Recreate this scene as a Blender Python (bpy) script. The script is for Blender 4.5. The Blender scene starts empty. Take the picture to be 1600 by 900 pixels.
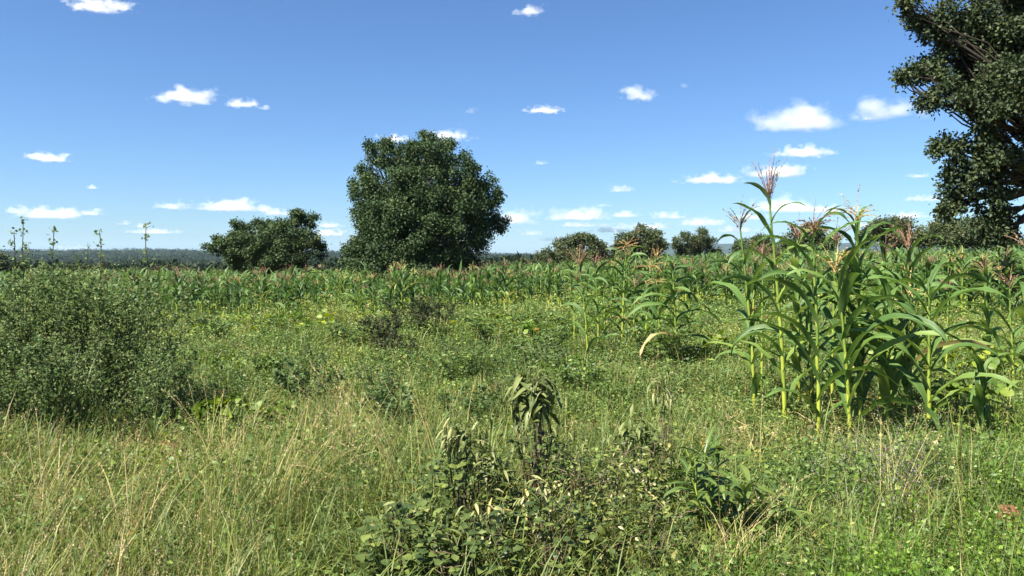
import bpy, math, random
import numpy as np
from mathutils import Vector

PI = math.pi
scene = bpy.context.scene
COL = scene.collection

# ------------------------------------------------------------------ camera
CAM_H = 2.0
FPX = 1200.0            # focal length in photo pixels (1600 wide)
HORIZON = 398.0         # photo row of the horizon
cam_data = bpy.data.cameras.new("camera")
cam_data.sensor_width = 36.0
cam_data.lens = 36.0 * FPX / 1600.0
cam_data.shift_y = -(450.0 - HORIZON) / 1600.0
cam_data.clip_start = 0.05
cam_data.clip_end = 120000.0
cam = bpy.data.objects.new("camera", cam_data)
cam.location = (0, 0, CAM_H)
cam.rotation_euler = (math.radians(90), 0, 0)
COL.objects.link(cam)
scene.camera = cam

# ------------------------------------------------------------------ world, sun, exposure
SUN_EL = math.radians(52)
SUN_DIR_XY = Vector((-0.80, -0.60)).normalized()      # towards the sun: left, a little behind the camera
world = bpy.data.worlds.new("World")
scene.world = world
world.use_nodes = True
wn = world.node_tree
wn.nodes.clear()
sky = wn.nodes.new("ShaderNodeTexSky")
sky.sky_type = 'NISHITA'
sky.sun_disc = False
sky.sun_elevation = SUN_EL
sky.sun_rotation = math.atan2(SUN_DIR_XY.x, SUN_DIR_XY.y)
sky.altitude = 300.0
sky.air_density = 1.0
sky.dust_density = 0.35
sky.ozone_density = 2.0
bg = wn.nodes.new("ShaderNodeBackground")
bg.inputs["Strength"].default_value = 0.055
tone = wn.nodes.new("ShaderNodeMix")            # deep blue dry-season air
tone.data_type = 'RGBA'; tone.blend_type = 'MULTIPLY'; tone.inputs[0].default_value = 1.0
tone.inputs[7].default_value = (0.49, 0.68, 0.93, 1)
wo = wn.nodes.new("ShaderNodeOutputWorld")
wn.links.new(sky.outputs[0], tone.inputs[6]); wn.links.new(tone.outputs[2], bg.inputs[0])
wn.links.new(bg.outputs[0], wo.inputs[0])

sun_data = bpy.data.lights.new("sun", 'SUN')
sun_data.energy = 5.0
sun_data.angle = math.radians(0.5)
sun_data.color = (1.0, 0.93, 0.79)
sun = bpy.data.objects.new("sun", sun_data)
to_sun = Vector((SUN_DIR_XY.x * math.cos(SUN_EL), SUN_DIR_XY.y * math.cos(SUN_EL), math.sin(SUN_EL)))
sun.rotation_euler = to_sun.to_track_quat('Z', 'Y').to_euler()
sun.location = (-30, -30, 60)
COL.objects.link(sun)

scene.view_settings.view_transform = 'Standard'
scene.view_settings.look = 'None'
scene.view_settings.gamma = 1.0
scene.view_settings.exposure = 1.62
scene.view_settings.use_curve_mapping = False
cy = scene.cycles
cy.max_bounces = 6
cy.diffuse_bounces = 3
cy.glossy_bounces = 2
cy.transmission_bounces = 3
cy.transparent_max_bounces = 4
cy.volume_bounces = 8
cy.use_adaptive_sampling = True
cy.adaptive_threshold = 0.008
cy.use_denoising = True
cy.caustics_reflective = False
cy.caustics_refractive = False

# ------------------------------------------------------------------ helpers
RNG = np.random.default_rng(11)


def vnoise(x, y, scale, seed=0):
    """smooth value noise in 0..1"""
    x = np.asarray(x, float) / scale + seed * 17.31
    y = np.asarray(y, float) / scale + seed * 9.77
    xi = np.floor(x).astype(np.int64); yi = np.floor(y).astype(np.int64)
    fx = x - xi; fy = y - yi
    fx = fx * fx * (3 - 2 * fx); fy = fy * fy * (3 - 2 * fy)

    def h(a, b):
        n = (a * 374761393 + b * 668265263 + seed * 1442695) & 0x7fffffff
        n = ((n ^ (n >> 13)) * 1274126177) & 0x7fffffff
        return ((n ^ (n >> 16)) & 0xffff) / 65535.0
    a = h(xi, yi) * (1 - fx) + h(xi + 1, yi) * fx
    b = h(xi, yi + 1) * (1 - fx) + h(xi + 1, yi + 1) * fx
    return a * (1 - fy) + b * fy


def sstep(a, b, v):
    t = np.clip((np.asarray(v, float) - a) / (b - a), 0, 1)
    return t * t * (3 - 2 * t)


SX = [-.8, -.42, -.13, .083, .25, .54, .8]
Z85 = [-1.75, -1.67, -1.4, -.6, .12, .55, .6]
ZFAR = [-10, -10, -9, -6, -3.5, -3, -3]


def gz(x, y):
    """ground height"""
    x = np.asarray(x, float); y = np.asarray(y, float)
    s = np.clip(x / np.maximum(y, 6.0), -.8, .8)
    z85 = np.interp(s, SX, Z85); zf = np.interp(s, SX, ZFAR)
    t1 = np.clip((y - 18) / 67.0, 0, 1)
    t2 = sstep(85, 450, y)
    r = np.hypot(x, y)
    und = (vnoise(x, y, 3.1, 3) - .5) * .16 * sstep(60, 10, r)
    return z85 * t1 * (1 - t2) + zf * t2 + und


def world_xy(u, d):
    return (u - 800.0) / FPX * d, d


def z_at(v, d):
    return CAM_H + (HORIZON - v) / FPX * d


class MB:
    """collects vertices and faces, links them as one mesh object"""
    def __init__(self):
        self.V = []; self.F = []; self.T = []; self.M = []; self.n = 0

    def add(self, V, F, tint=0.5, mid=None):
        V = np.asarray(V, np.float32).reshape(-1, 3)
        F = np.asarray(F, np.int64)
        t = np.empty(len(V), np.float32); t[:] = tint
        m = np.zeros(len(V), np.float32)
        if mid is not None:
            m[:] = mid
        self.V.append(V); self.F.append(F + self.n); self.T.append(t); self.M.append(m)
        self.n += len(V)

    def mesh(self, name, mat):
        me = bpy.data.meshes.new(name)
        V = np.concatenate(self.V)
        me.vertices.add(len(V))
        me.vertices.foreach_set("co", V.ravel())
        loops = np.concatenate([f.ravel() for f in self.F])
        sizes = np.concatenate([np.full(len(f), f.shape[1], np.int32) for f in self.F])
        starts = np.concatenate([[0], np.cumsum(sizes)[:-1]]).astype(np.int32)
        me.loops.add(len(loops))
        me.loops.foreach_set("vertex_index", loops.astype(np.int32))
        me.polygons.add(len(sizes))
        me.polygons.foreach_set("loop_start", starts)
        a = me.attributes.new("tint", 'FLOAT', 'POINT'); a.data.foreach_set("value", np.concatenate(self.T))
        a = me.attributes.new("mid", 'FLOAT', 'POINT'); a.data.foreach_set("value", np.concatenate(self.M))
        me.update(calc_edges=True)
        me.materials.append(mat)
        return me

    def build(self, name, mat, parent=None):
        o = bpy.data.objects.new(name, self.mesh(name, mat))
        COL.objects.link(o)
        if parent is not None:
            o.parent = parent
        return o


def tag(o, label, cat, group=None, kind=None):
    o["label"] = label; o["category"] = cat
    if group: o["group"] = group
    if kind: o["kind"] = kind
    return o


def thing(name, label, cat, loc, rz=0.0, group=None):
    o = bpy.data.objects.new(name, None)
    o.empty_display_size = 0.2
    o.location = loc; o.rotation_euler = (0, 0, rz)
    COL.objects.link(o)
    return tag(o, label, cat, group)


def copy_tree(o, parent=None):
    c = o.copy(); COL.objects.link(c)
    if parent is not None: c.parent = parent
    for ch in list(o.children):
        copy_tree(ch, c)
    return c


def ribbons(mb, P, az, L, W, th0, bend, S=4, prof=None, k=2, fold=0.0, power=1.0, twist=0.0, wave=0.0, tint=0.5, rng=RNG):
    """N curved strips: grass blades, maize leaves, lanceolate leaves ..."""
    P = np.atleast_2d(np.asarray(P, float)); N = len(P)
    def ar(v): return np.broadcast_to(np.asarray(v, float), (N,))
    az, L, W, th0, bend, twist = map(ar, (az, L, W, th0, bend, twist))
    t = np.linspace(0, 1, S + 1)
    tm = (t[1:] + t[:-1]) / 2
    thm = th0[:, None] + bend[:, None] * tm[None] ** power
    thp = th0[:, None] + bend[:, None] * t[None] ** power
    ca, sa = np.cos(az)[:, None], np.sin(az)[:, None]
    D = np.stack([np.sin(thm) * ca, np.sin(thm) * sa, np.cos(thm)], -1) * (L / S)[:, None, None]
    C = np.concatenate([np.zeros((N, 1, 3)), np.cumsum(D, 1)], 1) + P[:, None, :]
    side = np.stack([-sa + 0 * thp, ca + 0 * thp, 0 * thp], -1)
    nr = np.stack([-np.cos(thp) * ca, -np.cos(thp) * sa, np.sin(thp)], -1)
    ph = (twist[:, None] * t[None])[..., None]
    s2 = side * np.cos(ph) + nr * np.sin(ph)
    n2 = nr * np.cos(ph) - side * np.sin(ph)
    pr = np.asarray([1 - .85 * a for a in t]) if prof is None else np.interp(t, np.linspace(0, 1, len(prof)), prof)
    hw = (W[:, None] * pr[None] / 2)[..., None]
    if wave:
        f1 = rng.uniform(2.0, 4.0, (N, 1)); p1 = rng.uniform(0, 6.28, (N, 2))
        wl = (wave * W[:, None] * np.sin(6.28 * f1 * t + p1[:, :1]) * np.minimum(t * 4, 1))[..., None] * n2
        wr = (wave * W[:, None] * np.sin(6.28 * f1 * t + p1[:, 1:]) * np.minimum(t * 4, 1))[..., None] * n2
    else:
        wl = wr = 0
    if k == 2:
        V = np.stack([C - s2 * hw + wl, C + s2 * hw + wr], 2); midv = np.zeros((N, S + 1, 2))
    else:
        cf, sf = math.cos(fold), math.sin(fold)
        V = np.stack([C - s2 * hw * cf + n2 * hw * sf + wl, C, C + s2 * hw * cf + n2 * hw * sf + wr], 2)
        midv = np.zeros((N, S + 1, 3)); midv[:, :, 1] = 1
    base = (np.arange(N) * (S + 1) * k)[:, None, None] + (np.arange(S) * k)[None, :, None] + np.arange(k - 1)[None, None, :]
    F = np.stack([base, base + 1, base + 1 + k, base + k], -1).reshape(-1, 4)
    tt = np.repeat(np.broadcast_to(np.asarray(tint, float), (N,)), (S + 1) * k)
    mb.add(V.reshape(-1, 3), F, tt, midv.ravel())
    return C


def cards(mb, P, D, L, W, tint=0.5, fold=0.25, rng=RNG, droop=0.0, face=None):
    """N folded pointed leaves of four vertices, axis D, random roll"""
    P = np.asarray(P, float); N = len(P)
    D = np.asarray(D, float); D = D / np.maximum(np.linalg.norm(D, axis=1, keepdims=True), 1e-6)
    R = rng.normal(size=(N, 3)); R[:, 2] *= .6
    if face is None:
        S = np.cross(D, R)
    else:
        S = np.cross(D, face + R * .55); S /= np.maximum(np.linalg.norm(S, axis=1, keepdims=True), 1e-6)
    Nn = np.cross(S, D)
    Nn *= np.where(Nn[:, 2:3] < 0, -1, 1)
    L = np.broadcast_to(np.asarray(L, float), (N,))[:, None]; W = np.broadcast_to(np.asarray(W, float), (N,))[:, None]
    m = P + D * L * .45
    tip = P + D * L - np.array([0, 0, 1.0]) * L * droop
    V = np.stack([P, m + S * W / 2 + Nn * W * fold, tip, m - S * W / 2 + Nn * W * fold], 1)
    b = (np.arange(N) * 4)[:, None]
    F = np.concatenate([b + np.array([[0, 1, 2]]), b + np.array([[0, 2, 3]])], 0)
    mb.add(V.reshape(-1, 3), F, np.repeat(np.broadcast_to(np.asarray(tint, float), (N,)), 4))


def tube(mb, pts, rad, n=6, tint=0.5):
    pts = np.asarray(pts, float); M = len(pts)
    rad = np.broadcast_to(np.asarray(rad, float), (M,))
    T = np.gradient(pts, axis=0); T /= np.maximum(np.linalg.norm(T, axis=1, keepdims=True), 1e-9)
    up = np.array([1.0, 0, 0]) if abs(T[0][2]) > .8 else np.array([0, 0, 1.0])
    A = np.cross(T, up); A /= np.maximum(np.linalg.norm(A, axis=1, keepdims=True), 1e-9)
    B = np.cross(T, A)
    a = np.linspace(0, 2 * PI, n, endpoint=False)
    V = pts[:, None] + rad[:, None, None] * (np.cos(a)[None, :, None] * A[:, None] + np.sin(a)[None, :, None] * B[:, None])
    i = np.arange(M - 1)[:, None] * n; j = np.arange(n)[None]; j2 = (j + 1) % n
    F = np.stack([i + j, i + j2, i + n + j2, i + n + j], -1).reshape(-1, 4)
    tt = np.repeat(np.broadcast_to(np.asarray(tint, float), (M,)), n)
    mb.add(V.reshape(-1, 3), F, tt)


# ------------------------------------------------------------------ materials
def leaf_mat(name, stops, rough=0.5, trans=0.25, spec=0.4, rib=None, noise=0.0, nscale=30.0):
    m = bpy.data.materials.new(name); m.use_nodes = True
    nt = m.node_tree; nt.nodes.clear(); N = nt.nodes.new; Lk = nt.links.new
    at = N("ShaderNodeAttribute"); at.attribute_name = "tint"
    fac = at.outputs["Fac"]
    if noise:
        tc = N("ShaderNodeTexCoord"); nz = N("ShaderNodeTexNoise"); nz.inputs["Scale"].default_value = nscale; nz.inputs["Detail"].default_value = 3
        Lk(tc.outputs["Object"], nz.inputs["Vector"])
        ma = N("ShaderNodeMath"); ma.operation = 'MULTIPLY_ADD'; ma.inputs[1].default_value = noise; 
        su = N("ShaderNodeMath"); su.operation = 'SUBTRACT'; su.inputs[1].default_value = .5
        Lk(nz.outputs["Fac"], su.inputs[0]); Lk(su.outputs[0], ma.inputs[0]); Lk(fac, ma.inputs[2]); fac = ma.outputs[0]
    cr = N("ShaderNodeValToRGB")
    el = cr.color_ramp.elements
    while len(el) > 1: el.remove(el[-1])
    el[0].position = stops[0][0]; el[0].color = (*stops[0][1], 1)
    for p, c in stops[1:]:
        e = el.new(p); e.color = (*c, 1)
    Lk(fac, cr.inputs[0])
    col = cr.outputs[0]
    if rib is not None:
        a2 = N("ShaderNodeAttribute"); a2.attribute_name = "mid"
        mr = N("ShaderNodeMapRange"); mr.inputs[1].default_value = .8; mr.inputs[2].default_value = .97
        Lk(a2.outputs["Fac"], mr.inputs[0])
        mx = N("ShaderNodeMix"); mx.data_type = 'RGBA'
        Lk(mr.outputs[0], mx.inputs[0]); Lk(col, mx.inputs[6]); mx.inputs[7].default_value = (*rib, 1)
        col = mx.outputs[2]
    pb = N("ShaderNodeBsdfPrincipled")
    pb.inputs["Roughness"].default_value = rough
    pb.inputs["Specular IOR Level"].default_value = spec
    Lk(col, pb.inputs["Base Color"])
    out = N("ShaderNodeOutputMaterial")
    if trans > 0:
        tr = N("ShaderNodeBsdfTranslucent")
        hs = N("ShaderNodeHueSaturation"); hs.inputs["Hue"].default_value = .485; hs.inputs["Saturation"].default_value = 1.15; hs.inputs["Value"].default_value = 1.35
        Lk(col, hs.inputs["Color"]); Lk(hs.outputs[0], tr.inputs[0])
        ms = N("ShaderNodeMixShader"); ms.inputs[0].default_value = trans
        Lk(pb.outputs[0], ms.inputs[1]); Lk(tr.outputs[0], ms.inputs[2]); Lk(ms.outputs[0], out.inputs[0])
    else:
        Lk(pb.outputs[0], out.inputs[0])
    return m


M = {}
M['maize_leaf'] = leaf_mat("maize_leaf", [(0, (.035, .08, .024)), (.5, (.095, .175, .042)), (.8, (.18, .25, .055)), (.9, (.26, .26, .08)), (1, (.42, .33, .17))], .52, .3, .3, rib=(.16, .23, .08), noise=.25, nscale=9)
M['maize_stalk'] = leaf_mat("maize_stalk", [(0, (.34, .38, .05)), (.35, (.24, .30, .045)), (.65, (.12, .19, .035)), (1, (.08, .15, .03))], .45, .0, .4, noise=.3, nscale=14)
M['tassel_pink'] = leaf_mat("tassel_pink", [(0, (.23, .115, .095)), (.5, (.27, .16, .11)), (1, (.34, .25, .14))], .7, .1, .2)
M['tassel_tan'] = leaf_mat("tassel_tan", [(0, (.42, .25, .10)), (.5, (.48, .36, .16)), (1, (.5, .45, .2))], .7, .1, .2)
M['tassel_field'] = leaf_mat("tassel_field", [(0, (.20, .13, .085)), (.5, (.24, .19, .10)), (1, (.26, .25, .11))], .7, .1, .2)
M['husk'] = leaf_mat("husk", [(0, (.10, .17, .03)), (1, (.2, .26, .06))], .5, .1, .3, noise=.3)
M['silk'] = leaf_mat("silk", [(0, (.16, .015, .025)), (1, (.25, .06, .04))], .6, .1, .3)
M['bark'] = leaf_mat("bark", [(0, (.025, .022, .017)), (1, (.06, .052, .042))], .85, 0, .1, noise=.9, nscale=12)
M['big_leaf'] = leaf_mat("big_tree_leaf", [(0, (.026, .052, .020)), (.6, (.048, .084, .028)), (.9, (.075, .11, .038)), (1, (.10, .12, .05))], .6, .14, .22)
M['right_leaf'] = leaf_mat("right_tree_leaf", [(0, (.026, .046, .02)), (.55, (.055, .078, .03)), (.88, (.105, .115, .042)), (1, (.17, .145, .055))], .6, .16, .25)
M['far_leaf'] = leaf_mat("far_tree_leaf", [(0, (.034, .054, .022)), (.6, (.06, .085, .032)), (.9, (.09, .11, .042)), (1, (.12, .10, .06))], .65, .16, .2)
M['scrub'] = leaf_mat("woodland_leaf", [(0, (.020, .036, .015)), (.6, (.036, .056, .02)), (.85, (.06, .07, .03)), (1, (.14, .09, .06))], .7, .1, .15)
M['woodland'] = leaf_mat("far_woodland_leaf", [(0, (.014, .028, .013)), (1, (.034, .048, .02))], .8, .08, .08)
M['grass'] = leaf_mat("green_grass", [(0, (.06, .10, .028)), (.35, (.11, .16, .04)), (.7, (.215, .24, .06)), (.86, (.34, .30, .11)), (1, (.48, .41, .22))], .5, .3, .35)
M['straw'] = leaf_mat("straw", [(0, (.22, .22, .07)), (.4, (.36, .31, .12)), (.75, (.42, .35, .18)), (.9, (.36, .24, .17)), (1, (.5, .44, .3))], .6, .25, .25)
M['herb'] = leaf_mat("herb_leaf", [(0, (.042, .08, .026)), (.4, (.092, .16, .042)), (.75, (.17, .245, .056)), (.93, (.28, .33, .06)), (1, (.32, .27, .1))], .5, .28, .35)
M['lush'] = leaf_mat("lush_herb_leaf", [(0, (.06, .13, .02)), (.6, (.13, .23, .03)), (1, (.24, .32, .05))], .45, .35, .4)
M['tallweed'] = leaf_mat("tall_weed_leaf", [(0, (.052, .095, .036)), (.6, (.11, .17, .06)), (.9, (.185, .24, .09)), (1, (.28, .30, .14))], .6, .36, .2)
M['woody'] = leaf_mat("woody_stem", [(0, (.07, .05, .035)), (1, (.15, .12, .075))], .7, 0, .2, noise=.5, nscale=20)
M['green_stem'] = leaf_mat("green_stem", [(0, (.05, .06, .03)), (1, (.11, .12, .055))], .7, 0, .15, noise=.5, nscale=20)
M['broad'] = leaf_mat("broad_leaf", [(0, (.03, .056, .018)), (.45, (.075, .112, .03)), (.8, (.16, .20, .05)), (.92, (.29, .29, .09)), (1, (.42, .38, .22))], .45, .25, .4, noise=.25, nscale=14)
M['wilted'] = leaf_mat("wilted_leaf", [(0, (.045, .07, .022)), (.35, (.10, .135, .038)), (.65, (.19, .215, .075)), (.88, (.31, .30, .15)), (1, (.42, .34, .1))], .55, .2, .35, noise=.3, nscale=20)
M['lance'] = leaf_mat("lance_leaf", [(0, (.04, .085, .02)), (.6, (.085, .145, .03)), (.9, (.15, .19, .04)), (1, (.4, .26, .03))], .4, .28, .45, rib=(.18, .22, .08), noise=.2, nscale=14)
M['pumpkin'] = leaf_mat("pumpkin_leaf", [(0, (.07, .13, .02)), (.6, (.13, .20, .03)), (.9, (.22, .28, .035)), (1, (.38, .38, .04))], .5, .3, .35, noise=.2)
M['petal'] = leaf_mat("petal", [(0, (.75, .2, .01)), (1, (.8, .3, .02))], .5, .3, .3)
M['orange_tip'] = leaf_mat("orange_tip", [(0, (.36, .17, .03)), (1, (.42, .28, .05))], .6, .3, .2)
M['violet'] = leaf_mat("violet_floret", [(0, (.16, .12, .2)), (.5, (.24, .19, .27)), (1, (.32, .28, .26))], .7, .2, .2)
M['darkweed'] = leaf_mat("dark_weed_leaf", [(0, (.04, .064, .026)), (.6, (.07, .098, .038)), (1, (.10, .085, .05))], .7, .22, .15)
M['clod'] = leaf_mat("clod", [(0, (.10, .045, .026)), (1, (.22, .105, .06))], .9, 0, .1, noise=.8, nscale=25)


def ground_material():
    m = bpy.data.materials.new("soil_and_turf"); m.use_nodes = True
    nt = m.node_tree; pb = nt.nodes["Principled BSDF"]; N = nt.nodes.new; Lk = nt.links.new
    tc = N("ShaderNodeTexCoord")
    n1 = N("ShaderNodeTexNoise"); n1.inputs["Scale"].default_value = .8; n1.inputs["Detail"].default_value = 6
    n2 = N("ShaderNodeTexNoise"); n2.inputs["Scale"].default_value = 14; n2.inputs["Detail"].default_value = 5
    n3 = N("ShaderNodeTexNoise"); n3.inputs["Scale"].default_value = .02; n3.inputs["Detail"].default_value = 8
    for n in (n1, n2, n3): Lk(tc.outputs["Object"], n.inputs["Vector"])
    soil = N("ShaderNodeValToRGB"); e = soil.color_ramp.elements
    e[0].position = .3; e[0].color = (.10, .055, .032, 1); e[1].position = .7; e[1].color = (.22, .115, .065, 1)
    Lk(n2.outputs["Fac"], soil.inputs[0])
    turf = N("ShaderNodeValToRGB"); e = turf.color_ramp.elements
    e[0].position = .3; e[0].color = (.045, .065, .022, 1); e[1].position = .72; e[1].color = (.12, .12, .045, 1)
    Lk(n2.outputs["Fac"], turf.inputs[0])
    f = N("ShaderNodeMapRange"); f.inputs[1].default_value = .42; f.inputs[2].default_value = .6
    Lk(n1.outputs["Fac"], f.inputs[0])
    mx = N("ShaderNodeMix"); mx.data_type = 'RGBA'
    Lk(f.outputs[0], mx.inputs[0]); Lk(soil.outputs[0], mx.inputs[6]); Lk(turf.outputs[0], mx.inputs[7])
    sep = N("ShaderNodeSeparateXYZ"); Lk(tc.outputs["Object"], sep.inputs[0])
    far = N("ShaderNodeMapRange"); far.inputs[1].default_value = 90; far.inputs[2].default_value = 160
    Lk(sep.outputs["Y"], far.inputs[0])
    sav = N("ShaderNodeValToRGB"); e = sav.color_ramp.elements
    e[0].position = .35; e[0].color = (.03, .045, .018, 1); e[1].position = .7; e[1].color = (.085, .085, .04, 1)
    Lk(n3.outputs["Fac"], sav.inputs[0])
    m2 = N("ShaderNodeMix"); m2.data_type = 'RGBA'
    Lk(far.outputs[0], m2.inputs[0]); Lk(mx.outputs[2], m2.inputs[6]); Lk(sav.outputs[0], m2.inputs[7])
    Lk(m2.outputs[2], pb.inputs["Base Color"])
    pb.inputs["Roughness"].default_value = .95; pb.inputs["Specular IOR Level"].default_value = .1
    bp = N("ShaderNodeBump"); bp.inputs["Strength"].default_value = .6; bp.inputs["Distance"].default_value = .05
    Lk(n2.outputs["Fac"], bp.inputs["Height"]); Lk(bp.outputs[0], pb.inputs["Normal"])
    return m


# ------------------------------------------------------------------ ground and hills
def build_ground():
    na, nr = 480, 190
    a = np.linspace(0, 2 * PI, na, endpoint=False)
    r = np.concatenate([[0.0], np.geomspace(1.0, 12000, nr - 1)])
    A, R = np.meshgrid(a, r)
    X, Y = R * np.sin(A), R * np.cos(A)
    Z = gz(X, Y)
    i = np.arange(nr - 1)[:, None] * na; j = np.arange(na)[None]; j2 = (j + 1) % na
    F = np.stack([i + j, i + na + j, i + na + j2, i + j2], -1).reshape(-1, 4)
    mb = MB(); mb.add(np.stack([X, Y, Z], -1), F)
    o = mb.build("ground", ground_material())
    tag(o, "reddish brown soil of the field, mostly hidden under weeds and grass", "ground", kind="structure")


def hill_h(x, y, prof_s, prof_h, d0, width, seed):
    s = x / np.maximum(y, 1)
    H = np.interp(s, prof_s, prof_h)
    n = (vnoise(x, y, 500, seed) - .5) * .3 + (vnoise(x, y, 160, seed + 1) - .5) * .14
    shape = np.exp(-((y - d0) / width) ** 2)
    return (H * (1 + n * .5)) * shape


# left wooded ridge: profile of crest heights above the plain
LS = [-1.1, -.8, -.66, -.6, -.5, -.42, -.38, -.30, -.24, -.1, 0, .1]
LH = [24, 26, 27, 28.5, 29, 27, 22, 24, 23, 16, 12, 8]
RS = [.06, .14, .19, .22, .3, .45, .66, .9]
RH = [20, 70, 128, 132, 128, 138, 160, 150]


def left_hill(x, y):
    return -10.5 + hill_h(x, y, LS, LH, 2900, 900, 21)


def right_hill(x, y):
    return -12 + hill_h(x, y, RS, RH, 8200, 1100, 31)


def build_hills():
    for nm, fn, y0, y1, s0, s1, lab in (
            ("hills", left_hill, 1150, 4500, -1.1, .12, "long low wooded ridge along the horizon at left"),
            ("hills", right_hill, 6000, 10300, .02, .95, "hazy blue ridge on the horizon behind the field at right")):
        ny, ns = 90, 240
        ys = np.linspace(y0, y1, ny); ss = np.linspace(s0, s1, ns)
        Yg, Sg = np.meshgrid(ys, ss, indexing='ij')
        X = Sg * Yg
        Z = fn(X, Yg)
        i = np.arange(ny - 1)[:, None] * ns; j = np.arange(ns - 1)[None]
        F = np.stack([i + j, i + j + 1, i + ns + j + 1, i + ns + j], -1).reshape(-1, 4)
        mb = MB(); mb.add(np.stack([X, Yg, Z], -1), F)
        m = bpy.data.materials.get("hill_woodland")
        if m is None:
            m = bpy.data.materials.new("hill_woodland"); m.use_nodes = True
            nt = m.node_tree; pb = nt.nodes["Principled BSDF"]
            tc = nt.nodes.new("ShaderNodeTexCoord"); nz = nt.nodes.new("ShaderNodeTexNoise")
            nz.inputs["Scale"].default_value = .012; nz.inputs["Detail"].default_value = 10; nz.inputs["Roughness"].default_value = .7
            nt.links.new(tc.outputs["Object"], nz.inputs["Vector"])
            cr = nt.nodes.new("ShaderNodeValToRGB"); e = cr.color_ramp.elements
            e[0].position = .38; e[0].color = (.015, .028, .014, 1); e[1].position = .72; e[1].color = (.045, .052, .026, 1)
            nt.links.new(nz.outputs["Fac"], cr.inputs[0]); nt.links.new(cr.outputs[0], pb.inputs["Base Color"])
            pb.inputs["Roughness"].default_value = 1; pb.inputs["Specular IOR Level"].default_value = 0
        o = mb.build(nm, m)
        tag(o, lab, "hills", kind="structure")


def blob_trees(mb, X, Y, Z, H, Wd, n_cards, rng, tint):
    """many small far crowns, each a loose clump of leaf faces"""
    N = len(X)
    d = rng.normal(size=(N, n_cards, 3)); d /= np.linalg.norm(d, axis=2, keepdims=True)
    rr = rng.uniform(.65, 1.05, (N, n_cards, 1))
    lump = 1 + .3 * np.sin(d[..., :1] * 3 + rng.uniform(0, 6, (N, 1, 1))) * np.cos(d[..., 1:2] * 4 + rng.uniform(0, 6, (N, 1, 1)))
    P = d * rr * lump * np.stack([Wd / 2, Wd / 2, H * .5], -1)[:, None]
    P[..., 2] = np.maximum(P[..., 2], -.5 * H[:, None])
    P += np.stack([X, Y, Z + H * .5], -1)[:, None]
    sz = (np.minimum(H, Wd)[:, None] * rng.uniform(.22, .42, (N, n_cards))).ravel()
    D = (d + rng.normal(size=d.shape) * .7).reshape(-1, 3)
    tt = np.clip(tint[:, None] + rng.normal(0, .12, (N, n_cards)), 0, 1).ravel()
    cards(mb, P.reshape(-1, 3), D, sz, sz * .75, tt, .2, rng)


def build_far_woodland():
    rng = np.random.default_rng(5)
    # plain and near slopes at left and centre
    n = 2600
    d = np.exp(rng.uniform(math.log(260), math.log(1500), n)); s = rng.uniform(-.85, .2, n)
    x = s * d
    keep = vnoise(x, d, 70, 8) > .3
    x, d = x[keep], d[keep]
    h = rng.uniform(2.5, 6.0, len(x)); w = h * rng.uniform(1.2, 2.2, len(x))
    mb = MB()
    blob_trees(mb, x, d, gz(x, d) - .3, h, w, 44, rng, rng.uniform(.1, .8, len(x)))
    # wooded ridge
    n = 7000
    d = rng.uniform(1300, 3100, n); s = rng.uniform(-.85, .1, n); x = s * d
    keep = vnoise(x, d, 120, 9) > .28
    x, d = x[keep], d[keep]
    h = rng.uniform(4, 9, len(x)); w = h * rng.uniform(1.2, 2.4, len(x))
    blob_trees(mb, x, d, np.maximum(left_hill(x, d), gz(x, d)) - .8, h, w, 16, rng, rng.uniform(.1, .8, len(x)))
    o = mb.build("woodland", M['woodland'])
    tag(o, "dense dark green savanna woodland covering the far plain and ridge", "woodland", kind="stuff")
    # brownish scrub just behind the maize field
    mb = MB()
    n = 420
    d = rng.uniform(98, 170, n); s = rng.uniform(-.8, .12, n); x = s * d
    keep = vnoise(x, d, 14, 12) > .35
    x, d = x[keep], d[keep]
    h = rng.uniform(.9, 2.0, len(x)); w = h * rng.uniform(1.2, 2.4, len(x))
    blob_trees(mb, x, d, gz(x, d), h, w, 70, rng, rng.uniform(.55, .98, len(x)))
    o = mb.build("scrub", M['scrub'])
    tag(o, "low brownish scrub growing just beyond the far edge of the maize field", "scrub", kind="stuff")


# ------------------------------------------------------------------ trees
def limb(mb, a, b, r0, r1, rng, wob=.12, n=7, seg=7):
    a = np.array(a, float); b = np.array(b, float)
    t = np.linspace(0, 1, seg)[:, None]
    L = np.linalg.norm(b - a)
    off = np.cumsum(rng.normal(0, 1, (seg, 3)), 0); off -= off[0] + (off[-1] - off[0]) * t
    pts = a + (b - a) * t + off * wob * L / seg
    tube(mb, pts, np.linspace(r0, r1, seg), n, rng.uniform(.2, .8))
    return pts


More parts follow.
